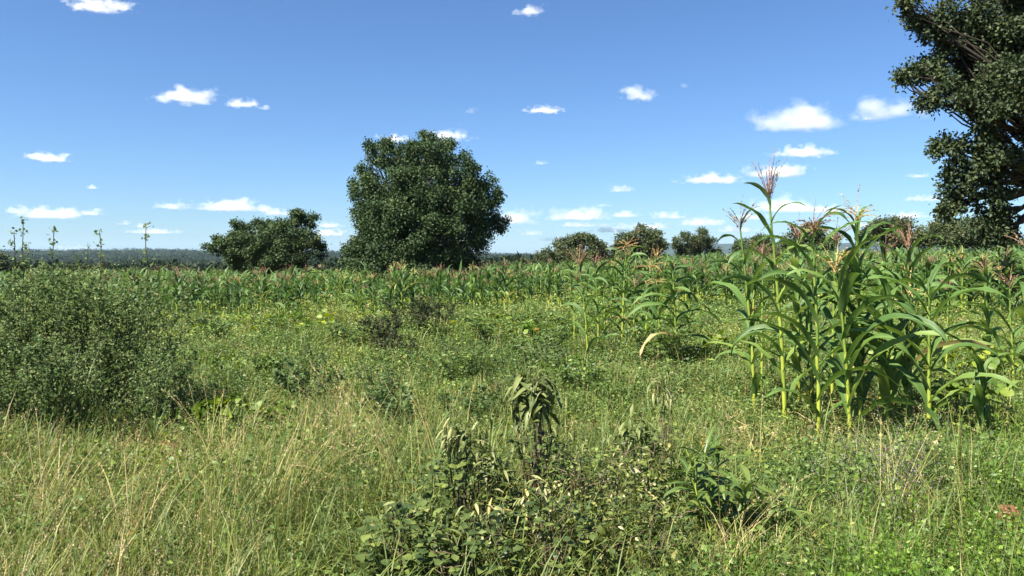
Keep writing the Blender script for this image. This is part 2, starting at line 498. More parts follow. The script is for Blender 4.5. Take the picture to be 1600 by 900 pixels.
def crown_leaves(mb, lobes, rng, twigs_per_m2, leaves, leaf_l, leaf_w, spread, tint_lo=.1, tint_hi=.8, inner=.35, hang=0.0):
    """leaf sprays at twig ends over the shell of every lobe: (cx,cy,cz,rx,ry,rz)"""
    for (cx, cy_, cz, rx, ry, rz) in lobes:
        area = 4 * PI * ((rx * ry) ** 1.6 / 3 + (rx * rz) ** 1.6 / 3 + (ry * rz) ** 1.6 / 3) ** (1 / 1.6)
        n = max(40, int(area * twigs_per_m2))
        K = int(np.clip(area / 1.4, 5, 13))
        # smaller clumps bulging from the lobe, twigs spread over each
        kd = rng.normal(size=(K, 3)); kd /= np.linalg.norm(kd, axis=1, keepdims=True)
        kr = rng.uniform(.30, .48, K)
        kc = kd * (rng.uniform(.72, 1.06, K) - kr * .55)[:, None]
        kt = rng.normal(0, .10, K)
        which = rng.integers(0, K, n)
        d = rng.normal(size=(n, 3)) + kd[which] * .9; d /= np.linalg.norm(d, axis=1, keepdims=True)
        rr = np.where(rng.random(n) < inner, rng.uniform(.3, .9, n), rng.uniform(.86, 1.08, n)) * kr[which]
        loc = kc[which] + d * rr[:, None]
        tw = loc * np.array([rx, ry, rz]) + np.array([cx, cy_, cz])
        ti = np.clip(rng.normal((tint_lo + tint_hi) / 2, (tint_hi - tint_lo) / 5, n) + kt[which] * 1.5, 0, 1)
        off = rng.normal(0, spread, (n, leaves, 3)); off[..., 2] -= np.abs(rng.normal(0, hang, (n, leaves)))
        P = (tw[:, None] + off).reshape(-1, 3)
        D = (d[:, None] * .8 + rng.normal(size=(n, leaves, 3)) * .8 + np.array([0, 0, .15 - hang * 2])).reshape(-1, 3)
        sz = rng.uniform(.75, 1.25, len(P))
        tt = np.clip(np.repeat(ti, leaves) + rng.normal(0, .14, len(P)), 0, 1)
        face = np.repeat(d * .9 + np.array([0, 0, .45]), leaves, 0)
        cards(mb, P, D, leaf_l * sz, leaf_w * sz, tt, .18, rng, droop=.1, face=face)


def make_tree(name, label, cat, base, lobes, mat, rng, trunk_r, fork_z, leaf=(.2, .11), twigs=9, leaves=9, spread=.16, tints=(.1, .8), inner=.35, group=None, hang=0.0, twig_ends=True):
    """base in world; lobes in local coordinates"""
    root = thing(name, label, cat, base, 0, group)
    tb = MB()
    fork = np.array([rng.normal(0, .1), rng.normal(0, .1), fork_z])
    limb(tb, (0, 0, -.3), fork, trunk_r, trunk_r * .75, rng, .08, 10, 8)
    for (cx, cy_, cz, rx, ry, rz) in lobes:
        c = np.array([cx, cy_, cz])
        p = limb(tb, fork + rng.normal(0, .04, 3) * trunk_r, c, trunk_r * .32, trunk_r * .07, rng, .3, 6, 10)
        if twig_ends:
            for _ in range(7):
                dd = rng.normal(size=3); dd /= np.linalg.norm(dd)
                limb(tb, p[rng.integers(5, 10)], c + dd * np.array([rx, ry, rz]) * .92, trunk_r * .1, trunk_r * .025, rng, .25, 4, 5)
    tb.build("trunk", M['bark'], root)
    cb = MB()
    crown_leaves(cb, lobes, rng, twigs, leaves, leaf[0], leaf[1], spread, tints[0], tints[1], inner, hang)
    cb.build("crown", mat, root)
    return root


def lobes_px(spec, d, depth_ratio=.8, rng=None, base=(0, 0, 0), jitter=.25):
    """photo-measured lobes (u, v, half width, half height[, depth offset m]) at distance d -> local lobes"""
    out = []
    for s in spec:
        u, v, hw, hh = s[:4]
        dy = s[4] if len(s) > 4 else (rng.uniform(-1, 1) * jitter * d / 30 if rng is not None else 0)
        x, y = world_xy(u, d)
        out.append((x - base[0], dy, z_at(v, d) - base[2], hw / FPX * d, max(hw, hh) / FPX * d * depth_ratio, hh / FPX * d))
    return out


def build_big_trees():
    rng = np.random.default_rng(21)
    # --- large rounded tree
    d = 52.0
    bx, by = world_xy(660, d); bz = float(gz(bx, by))
    spec = [
        (588, 236, 22, 18, 0), (575, 262, 20, 22, .5), (612, 226, 20, 13, .5), (622, 250, 26, 24, -1), (655, 222, 26, 15, 0), (684, 228, 22, 16, .5), (668, 250, 34, 26, -1.2), (706, 240, 24, 18, .3),
        (728, 250, 14, 12, .4), (716, 274, 30, 26, -.8), (746, 276, 22, 22, .4), (765, 305, 20, 20, .5), (762, 335, 28, 24, .2), (780, 345, 14, 16, 1), (770, 358, 15, 12, 1.2), (560, 300, 15, 22, .6),
        (584, 300, 28, 26, -1.2), (566, 335, 18, 20, .4), (594, 340, 32, 28, -1.8), (630, 288, 34, 26, -2.4), (640, 330, 40, 32, -3.6), (676, 300, 34, 28, -2.8), (700, 330, 34, 30, -3.0), (732, 318, 28, 26, -1.6),
        (612, 378, 34, 28, -3.0), (652, 372, 32, 28, -4.2), (690, 374, 36, 30, -3.8), (728, 360, 30, 30, -1.6), (744, 390, 20, 28, .2), (580, 374, 24, 22, -1), (556, 386, 20, 20, -.2), (546, 402, 14, 14, 0),
        (584, 406, 32, 20, -1.8), (625, 412, 34, 18, -3.2), (672, 412, 38, 20, -3.8), (712, 404, 30, 24, -2.4), (738, 412, 20, 18, -.4),
        (650, 270, 60, 40, 3), (610, 330, 56, 50, 3), (700, 340, 60, 52, 3), (660, 385, 80, 40, 3.5), (650, 320, 60, 60, .5)]
    lobes = lobes_px(spec, d, .8, rng, (bx, by, bz))
    make_tree("broadleaf_tree", "large dense dark green rounded tree rising from the maize field", "tree", (bx, by, bz), lobes, M['big_leaf'], rng,
              .5, 1.6, (.155, .105), 11, 15, .15, (.1, .75), .2)
    # --- smaller spreading tree
    d = 60.0
    bx, by = world_xy(415, d); bz = float(gz(bx, by))
    spec = [
        (330, 389, 12, 5, 0), (346, 386, 16, 8, 0), (362, 374, 18, 10, -.4), (376, 362, 16, 10, 0), (388, 349, 18, 8, 0), (372, 385, 22, 14, -1.2), (408, 350, 16, 9, .3), (405, 368, 24, 16, -1.4), (432, 354, 18, 11, 0),
        (450, 341, 15, 9, 0), (462, 330, 9, 5, 0), (480, 335, 13, 6, .4), (470, 345, 16, 8, .2), (458, 360, 24, 14, -1), (478, 366, 18, 12, -.2), (492, 376, 13, 13, .3), (498, 392, 9, 13, .6), (474, 388, 22, 18, -1.2),
        (435, 378, 26, 18, -2.2), (405, 392, 26, 18, -2), (376, 402, 20, 13, -1), (440, 402, 26, 16, -2.2), (412, 412, 22, 12, -1.6), (470, 406, 20, 14, -1), (392, 414, 16, 10, -1), (420, 384, 50, 24, 2.2)]
    spec = [(q[0], q[1] + (3 if q[1] < 375 else 0), q[2] * (1.25 if q[1] < 375 else 1.05), q[3] * (.8 if q[1] < 375 else .92), q[4]) for q in spec]
    lobes = lobes_px(spec, d, .8, rng, (bx, by, bz))
    make_tree("spreading_tree", "smaller low spreading green tree standing left of the large round tree", "tree", (bx, by, bz), lobes, M['big_leaf'], rng,
              .32, 1.2, (.155, .105), 13, 14, .14, (.2, .85), .2)
    # --- tall tree at the right edge, its trunk beyond the frame
    d = 22.0
    bx, by = world_xy(1690, d); bz = float(gz(bx, by))
    spec = [
        (1420, 2, 14, 10, 0), (1446, 22, 22, 18, .2), (1470, 48, 26, 22, .4), (1500, 20, 40, 36, .2), (1560, 14, 50, 46, .2), (1610, 10, 50, 50, 1), (1490, 84, 30, 24, .5), (1536, 80, 40, 36, 1.0), (1590, 80, 40, 40, 1),
        (1456, 104, 18, 13, .2), (1432, 114, 13, 9, 0), (1412, 122, 8, 7, 0), (1462, 132, 24, 14, -.2), (1446, 160, 14, 11, -.2), (1478, 156, 22, 15, -.5), (1508, 138, 28, 24, -1.0), (1545, 130, 34, 28, -1.6), (1590, 120, 36, 34, -1.9),
        (1530, 172, 34, 22, -1.4), (1572, 180, 36, 30, -1.7), (1610, 190, 34, 36, -1.4), (1522, 210, 24, 16, -.5), (1490, 222, 20, 13, 0), (1470, 230, 9, 7, 0), (1500, 250, 22, 17, .1), (1540, 240, 30, 26, -.6), (1580, 240, 26, 30, -.6),
        (1496, 282, 17, 17, .2), (1522, 274, 22, 20, -.2), (1552, 284, 26, 24, -.3), (1492, 312, 12, 13, .2), (1482, 328, 7, 7, .1), (1512, 300, 14, 12, .1), (1548, 318, 22, 20, 0), (1562, 342, 18, 16, 0), (1544, 352, 14, 16, .1), (1560, 370, 14, 12, .1), (1582, 366, 12, 7, .3),
        (1640, 250, 36, 50, .5), (1680, 120, 90, 90, 2), (1720, 0, 110, 80, 0), (1780, 120, 90, 90, 0), (1700, -120, 120, 90, 0), (1570, -70, 80, 50, 0), (1850, 0, 90, 90, 1), (1740, 200, 70, 60, 1.5), (1630, 90, 60, 60, 2)]
    lobes = lobes_px([(q[0], q[1], q[2] * 1.06, q[3] * 1.06, q[4]) for q in spec], d, .8, rng, (bx, by, bz))
    lobes += lobes_px([(1540, 60, 46, 46), (1580, 150, 46, 46), (1555, 240, 26, 34)], d, .8, rng, (bx, by + 1.0, bz), .1)
    make_tree("overhanging_tree", "tall dark tree overhanging the field from the right edge of the view", "tree", (bx, by, bz), lobes, M['right_leaf'], rng,
              .36, 4.0, (.12, .068), 26, 14, .11, (.05, .62), .25, hang=.04)


def build_background_trees():
    rng = np.random.default_rng(33)
    G = "trees and bushes at the far edge of the field"
    L = [
        ("rounded_bush", "rounded olive green bush at the field edge right of the large round tree", "bush", 905, 112, [(885, 392, 22, 16), (910, 385, 26, 18), (935, 393, 16, 14), (900, 400, 34, 12)], .28),
        ("rounded_bush", "taller rounded bush behind the yellow star-shaped maize tassel", "bush", 1003, 108, [(985, 380, 20, 18), (1008, 372, 24, 18), (1020, 385, 16, 18), (968, 390, 14, 12), (1000, 392, 30, 12)], .3),
        ("airy_tree", "loose crowned grey green tree standing against the blue ridge", "tree", 1082, 125, [(1070, 380, 16, 15), (1086, 370, 16, 12), (1098, 380, 14, 14), (1078, 392, 20, 10)], .25),
        ("slim_tree", "small slim tree just right of the airy grey green tree", "tree", 1115, 125, [(1113, 384, 9, 12), (1118, 394, 12, 8)], .25),
        ("low_bush", "low grey green bush seen behind the left tassels of the tall maize", "bush", 1180, 120, [(1170, 386, 22, 12), (1192, 384, 20, 14), (1185, 394, 30, 8)], .3),
        ("leafy_bush", "green bush partly hidden behind the middle of the tall maize clump", "bush", 1255, 100, [(1238, 374, 18, 18), (1262, 368, 24, 18), (1285, 378, 16, 14), (1255, 388, 40, 12)], .3),
        ("thorn_tree", "flat topped thorn tree just right of the tallest maize clump", "tree", 1392, 86, [(1372, 358, 22, 14), (1395, 352, 26, 12), (1420, 358, 22, 14), (1385, 372, 36, 14), (1410, 376, 26, 12), (1358, 374, 16, 14)], .25),
        ("thorn_tree", "wide dark thorn tree beneath the hanging branch of the overhanging tree", "tree", 1510, 80, [(1470, 366, 26, 16), (1505, 354, 34, 14), (1540, 358, 32, 16), (1450, 376, 16, 12), (1500, 374, 46, 14), (1550, 374, 30, 14), (1520, 365, 40, 18)], .25),
        ("low_bush", "small low bush at the foot of the wide dark thorn tree", "bush", 1580, 82, [(1570, 378, 20, 10), (1592, 380, 16, 8)], .25),
        ("bare_shrub", "dark reddish shrub with bare twigs beside the rounded olive bush", "shrub", 853, 100, [(846, 401, 10, 9), (862, 403, 12, 8), (854, 395, 5, 8)], .22),
        ("dark_bush", "dark green bush at the left edge beyond the tall weeds", "bush", -6, 90, [(-10, 414, 22, 14), (14, 420, 12, 10)], .3),
        ("round_bush", "small dark bush peeping over the maize behind the tall weeds", "bush", 130, 105, [(124, 424, 14, 9), (140, 426, 10, 7)], .3),
    ]
    for nm, lab, cat, u, d, spec, lf in L:
        bx, by = world_xy(u, d); bz = float(gz(bx, by))
        lobes = lobes_px(spec, d, .8, rng, (bx, by, bz), .6)
        mat = M['darkweed'] if nm == "bare_shrub" else M['far_leaf']
        tn = {"airy_tree": (.2, .7), "rounded_bush": (.4, .95), "thorn_tree": (.25, .85)}.get(nm, (.2, .8))
        make_tree(nm, lab, cat, (bx, by, bz), lobes, mat, rng, .14 if cat != "tree" else .2, .5 if cat != "tree" else 1.0,
                  (lf * 1.0, lf * .65), 7.0, 12, .22, tn, .25, G, twig_ends=cat == "tree")


# ------------------------------------------------------------------ clouds
def cloud_mat(name, Wm, Hm, f, seed):
    """vapour: dense in the middle of a flat based mound, torn by noise towards its edge (unit coordinates of the cloud)"""
    m = bpy.data.materials.new(name); m.use_nodes = True
    nt = m.node_tree; nt.nodes.clear(); N = nt.nodes.new; Lk = nt.links.new
    def math_(op, a, b=None, c=None):
        n = N("ShaderNodeMath"); n.operation = op
        for i, v in enumerate((a, b, c)):
            if v is None: continue
            if isinstance(v, (int, float)): n.inputs[i].default_value = v
            else: Lk(v, n.inputs[i])
        return n.outputs[0]
    tc = N("ShaderNodeTexCoord"); sp = N("ShaderNodeSeparateXYZ"); Lk(tc.outputs["Object"], sp.inputs[0])
    x, y, z = sp.outputs
    zz = math_('MAXIMUM', z, math_('MULTIPLY', z, -4.0))
    # head height varies along the cloud
    rho = math_('SQRT', math_('ADD', math_('ADD', math_('MULTIPLY', x, x), math_('MULTIPLY', y, y)), math_('MULTIPLY', zz, zz)))
    mp = N("ShaderNodeMapping"); Lk(tc.outputs["Object"], mp.inputs["Vector"])
    asp = Wm / Hm
    mp.inputs["Scale"].default_value = (asp * .42, asp * .42, .85); mp.inputs["Location"].default_value = (seed * 3.7, seed * 1.9, seed * .77)
    nz = N("ShaderNodeTexNoise"); nz.inputs["Scale"].default_value = 1.5; nz.inputs["Detail"].default_value = 5; nz.inputs["Roughness"].default_value = .58
    Lk(mp.outputs[0], nz.inputs["Vector"])
    v = math_('ADD', math_('SUBTRACT', .56, rho), math_('MULTIPLY', math_('SUBTRACT', nz.outputs["Fac"], .5), 2.6))
    v = math_('MULTIPLY', v, 1.25)
    cl = N("ShaderNodeClamp"); Lk(v, cl.inputs[0])
    edge = math_('SUBTRACT', 1.0, rho); e2 = N("ShaderNodeClamp"); Lk(math_('MULTIPLY', edge, 8.0), e2.inputs[0])
    dn = math_('MULTIPLY', math_('MULTIPLY', cl.outputs[0], e2.outputs[0]), 3.4 * f ** 1.3 / Hm)
    vol = N("ShaderNodeVolumePrincipled")
    vol.inputs["Color"].default_value = (1, 1, 1, 1); vol.inputs["Anisotropy"].default_value = .1
    vol.inputs["Density Attribute"].default_value = ""
    Lk(dn, vol.inputs["Density"])
    out = N("ShaderNodeOutputMaterial"); Lk(vol.outputs[0], out.inputs["Volume"])
    m.cycles.volume_step_rate = .35
    return m


CLOUDS = [  # u, v of the middle, width, height in photo pixels, faintness, label
    (157, 4, 104, 18, 1, "white cloud cut off by the top edge above the tall weeds"),
    (832, 12, 50, 20, 1, "small white cloud near the top edge right of the large round tree"),
    (294, 145, 104, 28, 1, "bright flat based cloud, the longest of three in a line at upper left"),
    (375, 158, 50, 16, .8, "middle cloud of the descending line of three at upper left"),
    (411, 164, 28, 13, .7, "smallest cloud at the lower end of the line of three at upper left"),
    (76, 242, 72, 17, 1, "lone oval white cloud above the tall spiky weeds at left"),
    (146, 291, 18, 7, .6, "tiny cloud speck below the lone oval cloud at left"),
    (78, 330, 78, 19, 1, "flat white cloud low over the ridge above the weed spikes"),
    (27, 326, 34, 14, .8, "small cloud just left of the flat white cloud over the ridge"),
    (143, 329, 32, 12, .8, "small cloud just right of the flat white cloud over the ridge"),
    (269, 319, 46, 13, .7, "hazy small cloud between the weed spikes and the spreading tree"),
    (365, 319, 98, 18, .9, "long white cloud directly above the small spreading tree"),
    (432, 328, 46, 14, .9, "puffy cloud touching the top of the small spreading tree"),
    (512, 350, 46, 9, .5, "thin upper streak of cloud between the two field trees"),
    (513, 362, 60, 11, .8, "thin lower streak of cloud between the two field trees"),
    (240, 360, 66, 8, .5, "faint streak of cloud just above the ridge at left"),
    (120, 387, 54, 10, .8, "low cloud sitting on the crest of the left ridge"),
    (612, 211, 50, 18, 1, "white cloud touching the left top of the large round tree"),
    (705, 206, 80, 22, 1, "white cloud touching the right top of the large round tree"),
    (851, 169, 62, 12, .9, "thin white cloud alone in the middle of the sky"),
    (997, 141, 64, 28, 1, "rounded white cloud high right of the middle of the sky"),
    (1069, 128, 16, 16, .35, "tiny faint wisp just right of the rounded high cloud"),
    (736, 171, 26, 11, .25, "faint wisp above the cloud on the right top of the large tree"),
    (846, 252, 26, 9, .4, "faint small cloud between the large round tree and the maize tassels"),
    (1250, 178, 142, 50, 1, "largest white cloud with a grey base left of the overhanging tree"),
    (1256, 233, 94, 20, 1, "oval white cloud directly beneath the largest cloud"),
    (1112, 276, 104, 17, .9, "flat left half of the cloud pair behind the tallest tassel"),
    (1214, 262, 108, 24, 1, "brighter right half of the cloud pair behind the tallest tassel"),
    (970, 293, 40, 12, .6, "small faint cloud above the yellow star-shaped tassel"),
    (905, 331, 88, 22, 1, "white flat based cloud low in the sky right of the large round tree"),
    (975, 333, 46, 10, .7, "short streak right of the low flat based cloud"),
    (955, 355, 58, 14, .8, "white cloud just above the two rounded bushes"),
    (806, 334, 66, 28, 1, "white cloud touching the right side of the large round tree"),
    (828, 362, 38, 9, .5, "faint streak under the cloud beside the large round tree"),
    (1394, 160, 120, 46, 1, "big white cloud partly behind the overhanging tree"),
    (1215, 316, 96, 26, 1, "white cloud low behind the tassels of the tall maize"),
    (1044, 335, 52, 11, .6, "thin cloud streak above the airy grey green tree"),
    (1096, 344, 64, 14, .7, "pale cloud just left of the pink maize tassel"),
    (1434, 272, 40, 10, .5, "faint cloud between the tall maize and the overhanging tree"),
    (1452, 308, 66, 10, .45, "faint long streak left of the hanging branch"),
    (1416, 335, 54, 10, .7, "small white cloud low above the flat topped thorn tree"),
    (1012, 352, 62, 9, .55, "thin cloud streak between the taller rounded bush and the airy tree"),
    (1150, 357, 54, 9, .55, "thin low cloud streak over the slim tree"),
    (1290, 325, 66, 13, .7, "small flat cloud between the two tallest tassels and the thorn tree"),
    (1176, 337, 50, 10, .6, "small cloud left of the cloud behind the maize tassels"),
    (196, 347, 18, 7, .5, "tiny faint cloud speck above the ridge at left, nearer the weeds"),
    (224, 351, 24, 8, .5, "tiny faint cloud speck above the ridge at left, nearer the spreading tree"),
    (1350, 350, 52, 9, .5, "faint low streak just left of the flat topped thorn tree"),
    (870, 372, 50, 8, .5, "lowest thin streak over the rounded olive bush"),
    (1355, 182, 26, 10, .6, "small cloud fragment at the lower left of the cloud behind the overhanging tree"),
    (940, 318, 26, 8, .35, "faint fleck just above the low flat based cloud"),
    (905, 350, 60, 7, .5, "thin streak under the low flat based cloud"),
]


def build_clouds():
    import bmesh
    bm = bmesh.new(); g = bmesh.ops.create_icosphere(bm, subdivisions=3, radius=1.0)
    for v in bm.verts:
        if v.co.z < 0: v.co.z *= .26
    hull = bpy.data.meshes.new("cloud"); bm.to_mesh(hull); bm.free()
    base_alt = 1150.0
    for i, (u, v, w, h, f, lab) in enumerate(CLOUDS):
        el_px = max(HORIZON - v - h * .5, 12.0)
        d = min(base_alt / (el_px / FPX), 24000.0)
        g = 1.4 if v < 280 else 1.7
        Wm = w / FPX * d * g; Hm = h / FPX * d * (1.35 if v < 280 else 1.6)
        me = hull.copy(); me.materials.append(cloud_mat("cloud_vapour", Wm, Hm, f, i + 1))
        c = bpy.data.objects.new("cloud", me); COL.objects.link(c)
        c.location = ((u - 800) / FPX * d, d, CAM_H + (HORIZON - v - h * .42) / FPX * d)
        c.scale = (Wm / 2, Wm * .36, Hm * .74)
        tag(c, lab, "cloud", "small fair weather clouds scattered over the blue sky")


# ------------------------------------------------------------------ maize
LEAF_PROF = [.55, .85, 1, 1, .97, .9, .78, .6, .36, .04]


def stalk_curve(h, lean, az, rng, n=12):
    t = np.linspace(0, 1, n)
    dx = lean * t ** 1.6 * h
    return np.stack([np.cos(az) * dx, np.sin(az) * dx, h * t], -1)


def tassel_mesh(mb, top, dirv, size, nb, spread, rng, S=5, droop=.5, seeds=True):
    az = rng.uniform(0, 2 * PI, nb)
    base = np.asarray(top)[None] + np.asarray(dirv)[None] * rng.uniform(0, .3, (nb, 1)) * size
    L = size * rng.uniform(.55, .9, nb); th = spread * rng.uniform(.5, 1.3, nb); bd = droop * rng.uniform(.3, 1.5, nb)
    az = np.append(az, [0.0]); base = np.vstack([base, np.asarray(top)[None] + np.asarray(dirv)[None] * .2 * size])
    L = np.append(L, size * .95); th = np.append(th, .04); bd = np.append(bd, .15)
    w = np.full(nb + 1, .008); w[-1] = .013
    tn = rng.uniform(0, 1, nb + 1)
    C = None
    for tw in (0.0, PI / 2):
        q = MB()
        C = ribbons(q, base, az, L, w, th, bd, S, [.7, 1, 1, .8, .4], tint=tn, rng=rng)
        V = q.V[0].reshape(nb + 1, S + 1, 2, 3)
        if tw:
            c = V.mean(2, keepdims=True); dlt = V - c
            up = np.zeros_like(dlt); up[..., 2] = np.linalg.norm(dlt, axis=-1) * np.array([-1, 1])
            V = c + up
        mb.add(V.reshape(-1, 3), q.F[0], q.T[0])
    if seeds:
        m = 16
        ii = rng.uniform(.15, 1, (nb + 1, m)) * S
        i0 = np.minimum(ii.astype(int), S - 1); fr = (ii - i0)[..., None]
        idx = np.arange(nb + 1)[:, None]
        P = C[idx, i0] * (1 - fr) + C[idx, i0 + 1] * fr
        D = (C[idx, i0 + 1] - C[idx, i0]) ; D = D / np.linalg.norm(D, axis=-1, keepdims=True) + rng.normal(0, .55, P.shape)
        cards(mb, P.reshape(-1, 3), D.reshape(-1, 3), .022, .009, np.repeat(tn, m), .2, rng)


def make_maize(h, label, group, loc, rng, rz=0.0, lean=.05, lean_az=0.0, n_leaves=11, leaf_len=.75, leaf_w=.085, S=11, tone=.42, tassel='pink', tassel_size=.34,
               ears=1, arch=1.8, first=.07, erect=.55, dry=.12, rank_az=None, nb=12, spread=.55, droop=.5, collapse=0.0, name="maize_plant", stalk_r=.014, seeds=True, fan=.35):
    root = thing(name, label, "maize plant", loc, rz, group)
    hs = h - (tassel_size * .95 if tassel else 0)
    cv = stalk_curve(hs, lean, lean_az, rng)
    sb = MB()
    # stalk with slight swellings at the nodes
    nn = 26 if S > 6 else 10
    t = np.linspace(0, 1, nn); P = np.stack([np.interp(t, np.linspace(0, 1, 12), cv[:, k]) for k in range(3)], -1)
    P[:, :2] += np.cumsum(rng.normal(0, .0025, (nn, 2)), 0)
    r = stalk_r * 1.3 * (1 - .62 * t) * (1 + .14 * ((np.arange(nn) % 3) == 0))
    P[0, 2] = -.12
    tube(sb, P, r, 7 if S > 6 else 5, np.clip(t * .95 + rng.normal(0, .05, nn), 0, 1))
    # leaves in two ranks
    lb = MB()
    tt = np.linspace(first, .97, n_leaves) + rng.normal(0, .012, n_leaves)
    Pl = np.stack([np.interp(tt, t, P[:, k]) for k in range(3)], -1)
    ra = rng.uniform(0, PI) if rank_az is None else rank_az
    az = ra + PI * (np.arange(n_leaves) % 2) + rng.normal(0, fan, n_leaves)
    size = np.interp(tt, [0, .2, .5, .8, 1], [.95, 1.08, 1.08, .85, .6]) * rng.uniform(.85, 1.2, n_leaves)
    th0 = rng.uniform(.2, .5, n_leaves) * np.interp(tt, [0, .7, 1], [1.25, 1, erect])
    bend = arch * rng.uniform(.7, 1.45, n_leaves) * np.interp(tt, [0, .8, 1], [1.0, 1, .75])
    if collapse:
        th0 = th0 * (1 - collapse) + .12; bend = bend * (1 - collapse) + collapse * 2.6
    ti = np.clip(rng.normal(tone, .16, n_leaves) + np.where(tt < .3, .12, 0), 0, .78)
    ti = np.where((rng.random(n_leaves) < dry) & (tt < .5), rng.uniform(.86, 1, n_leaves), ti)
    ribbons(lb, Pl, az, leaf_len * size, leaf_w * 1.18 * size * rng.uniform(.85, 1.1, n_leaves), th0, bend, S, LEAF_PROF, 3, .42, rng.uniform(1.1, 1.7) if not collapse else .7,
            rng.normal(0, .6, n_leaves), .10, ti, rng)
    # sheaths hugging the stalk below each leaf
    if S > 6:
        for i in range(n_leaves):
            t0 = max(tt[i] - .07, 0.01)
            q = np.linspace(t0, min(tt[i] + .01, 1), 4); pq = np.stack([np.interp(q, t, P[:, k]) for k in range(3)], -1)
            rq = np.interp(q, t, r) * np.array([1.12, 1.2, 1.3, 1.5])
            tube(sb, pq, rq, 6, np.clip(tt[i] * .8 + rng.normal(0, .08), 0, 1))
    sb.build("stalk", M['maize_stalk'], root)
    lb.build("foliage", M['maize_leaf'], root)
    if tassel:
        d = cv[-1] - cv[-2]; d = d / np.linalg.norm(d)
        tb = MB(); tassel_mesh(tb, P[-1], d, tassel_size, nb, spread, rng, 6 if S > 6 else 3, droop, seeds)
        tb.build("tassel", M['tassel_' + tassel], root)
    for e in range(ears):
        te = rng.uniform(.42, .6); pe = np.array([np.interp(te, t, P[:, k]) for k in range(3)])
        a = ra + PI * e + rng.normal(0, .3); dv = np.array([math.cos(a) * .38, math.sin(a) * .38, .92])
        eb = MB(); q = np.linspace(0, 1, 7)[:, None]
        tube(eb, pe + dv * .22 * q, np.array([.012, .024, .028, .027, .022, .014, .006]), 8, np.linspace(.2, .9, 7))
        eo = eb.build("ear", M['husk'], root)
        kb = MB(); m = 26
        ribbons(kb, np.repeat((pe + dv * .215)[None], m, 0), rng.uniform(0, 6.28, m), rng.uniform(.05, .1, m), .005, rng.uniform(0, .9, m), rng.uniform(.5, 2.4, m), 4, tint=rng.random(m), rng=rng)
        kb.build("silk", M['silk'], eo)
    return root


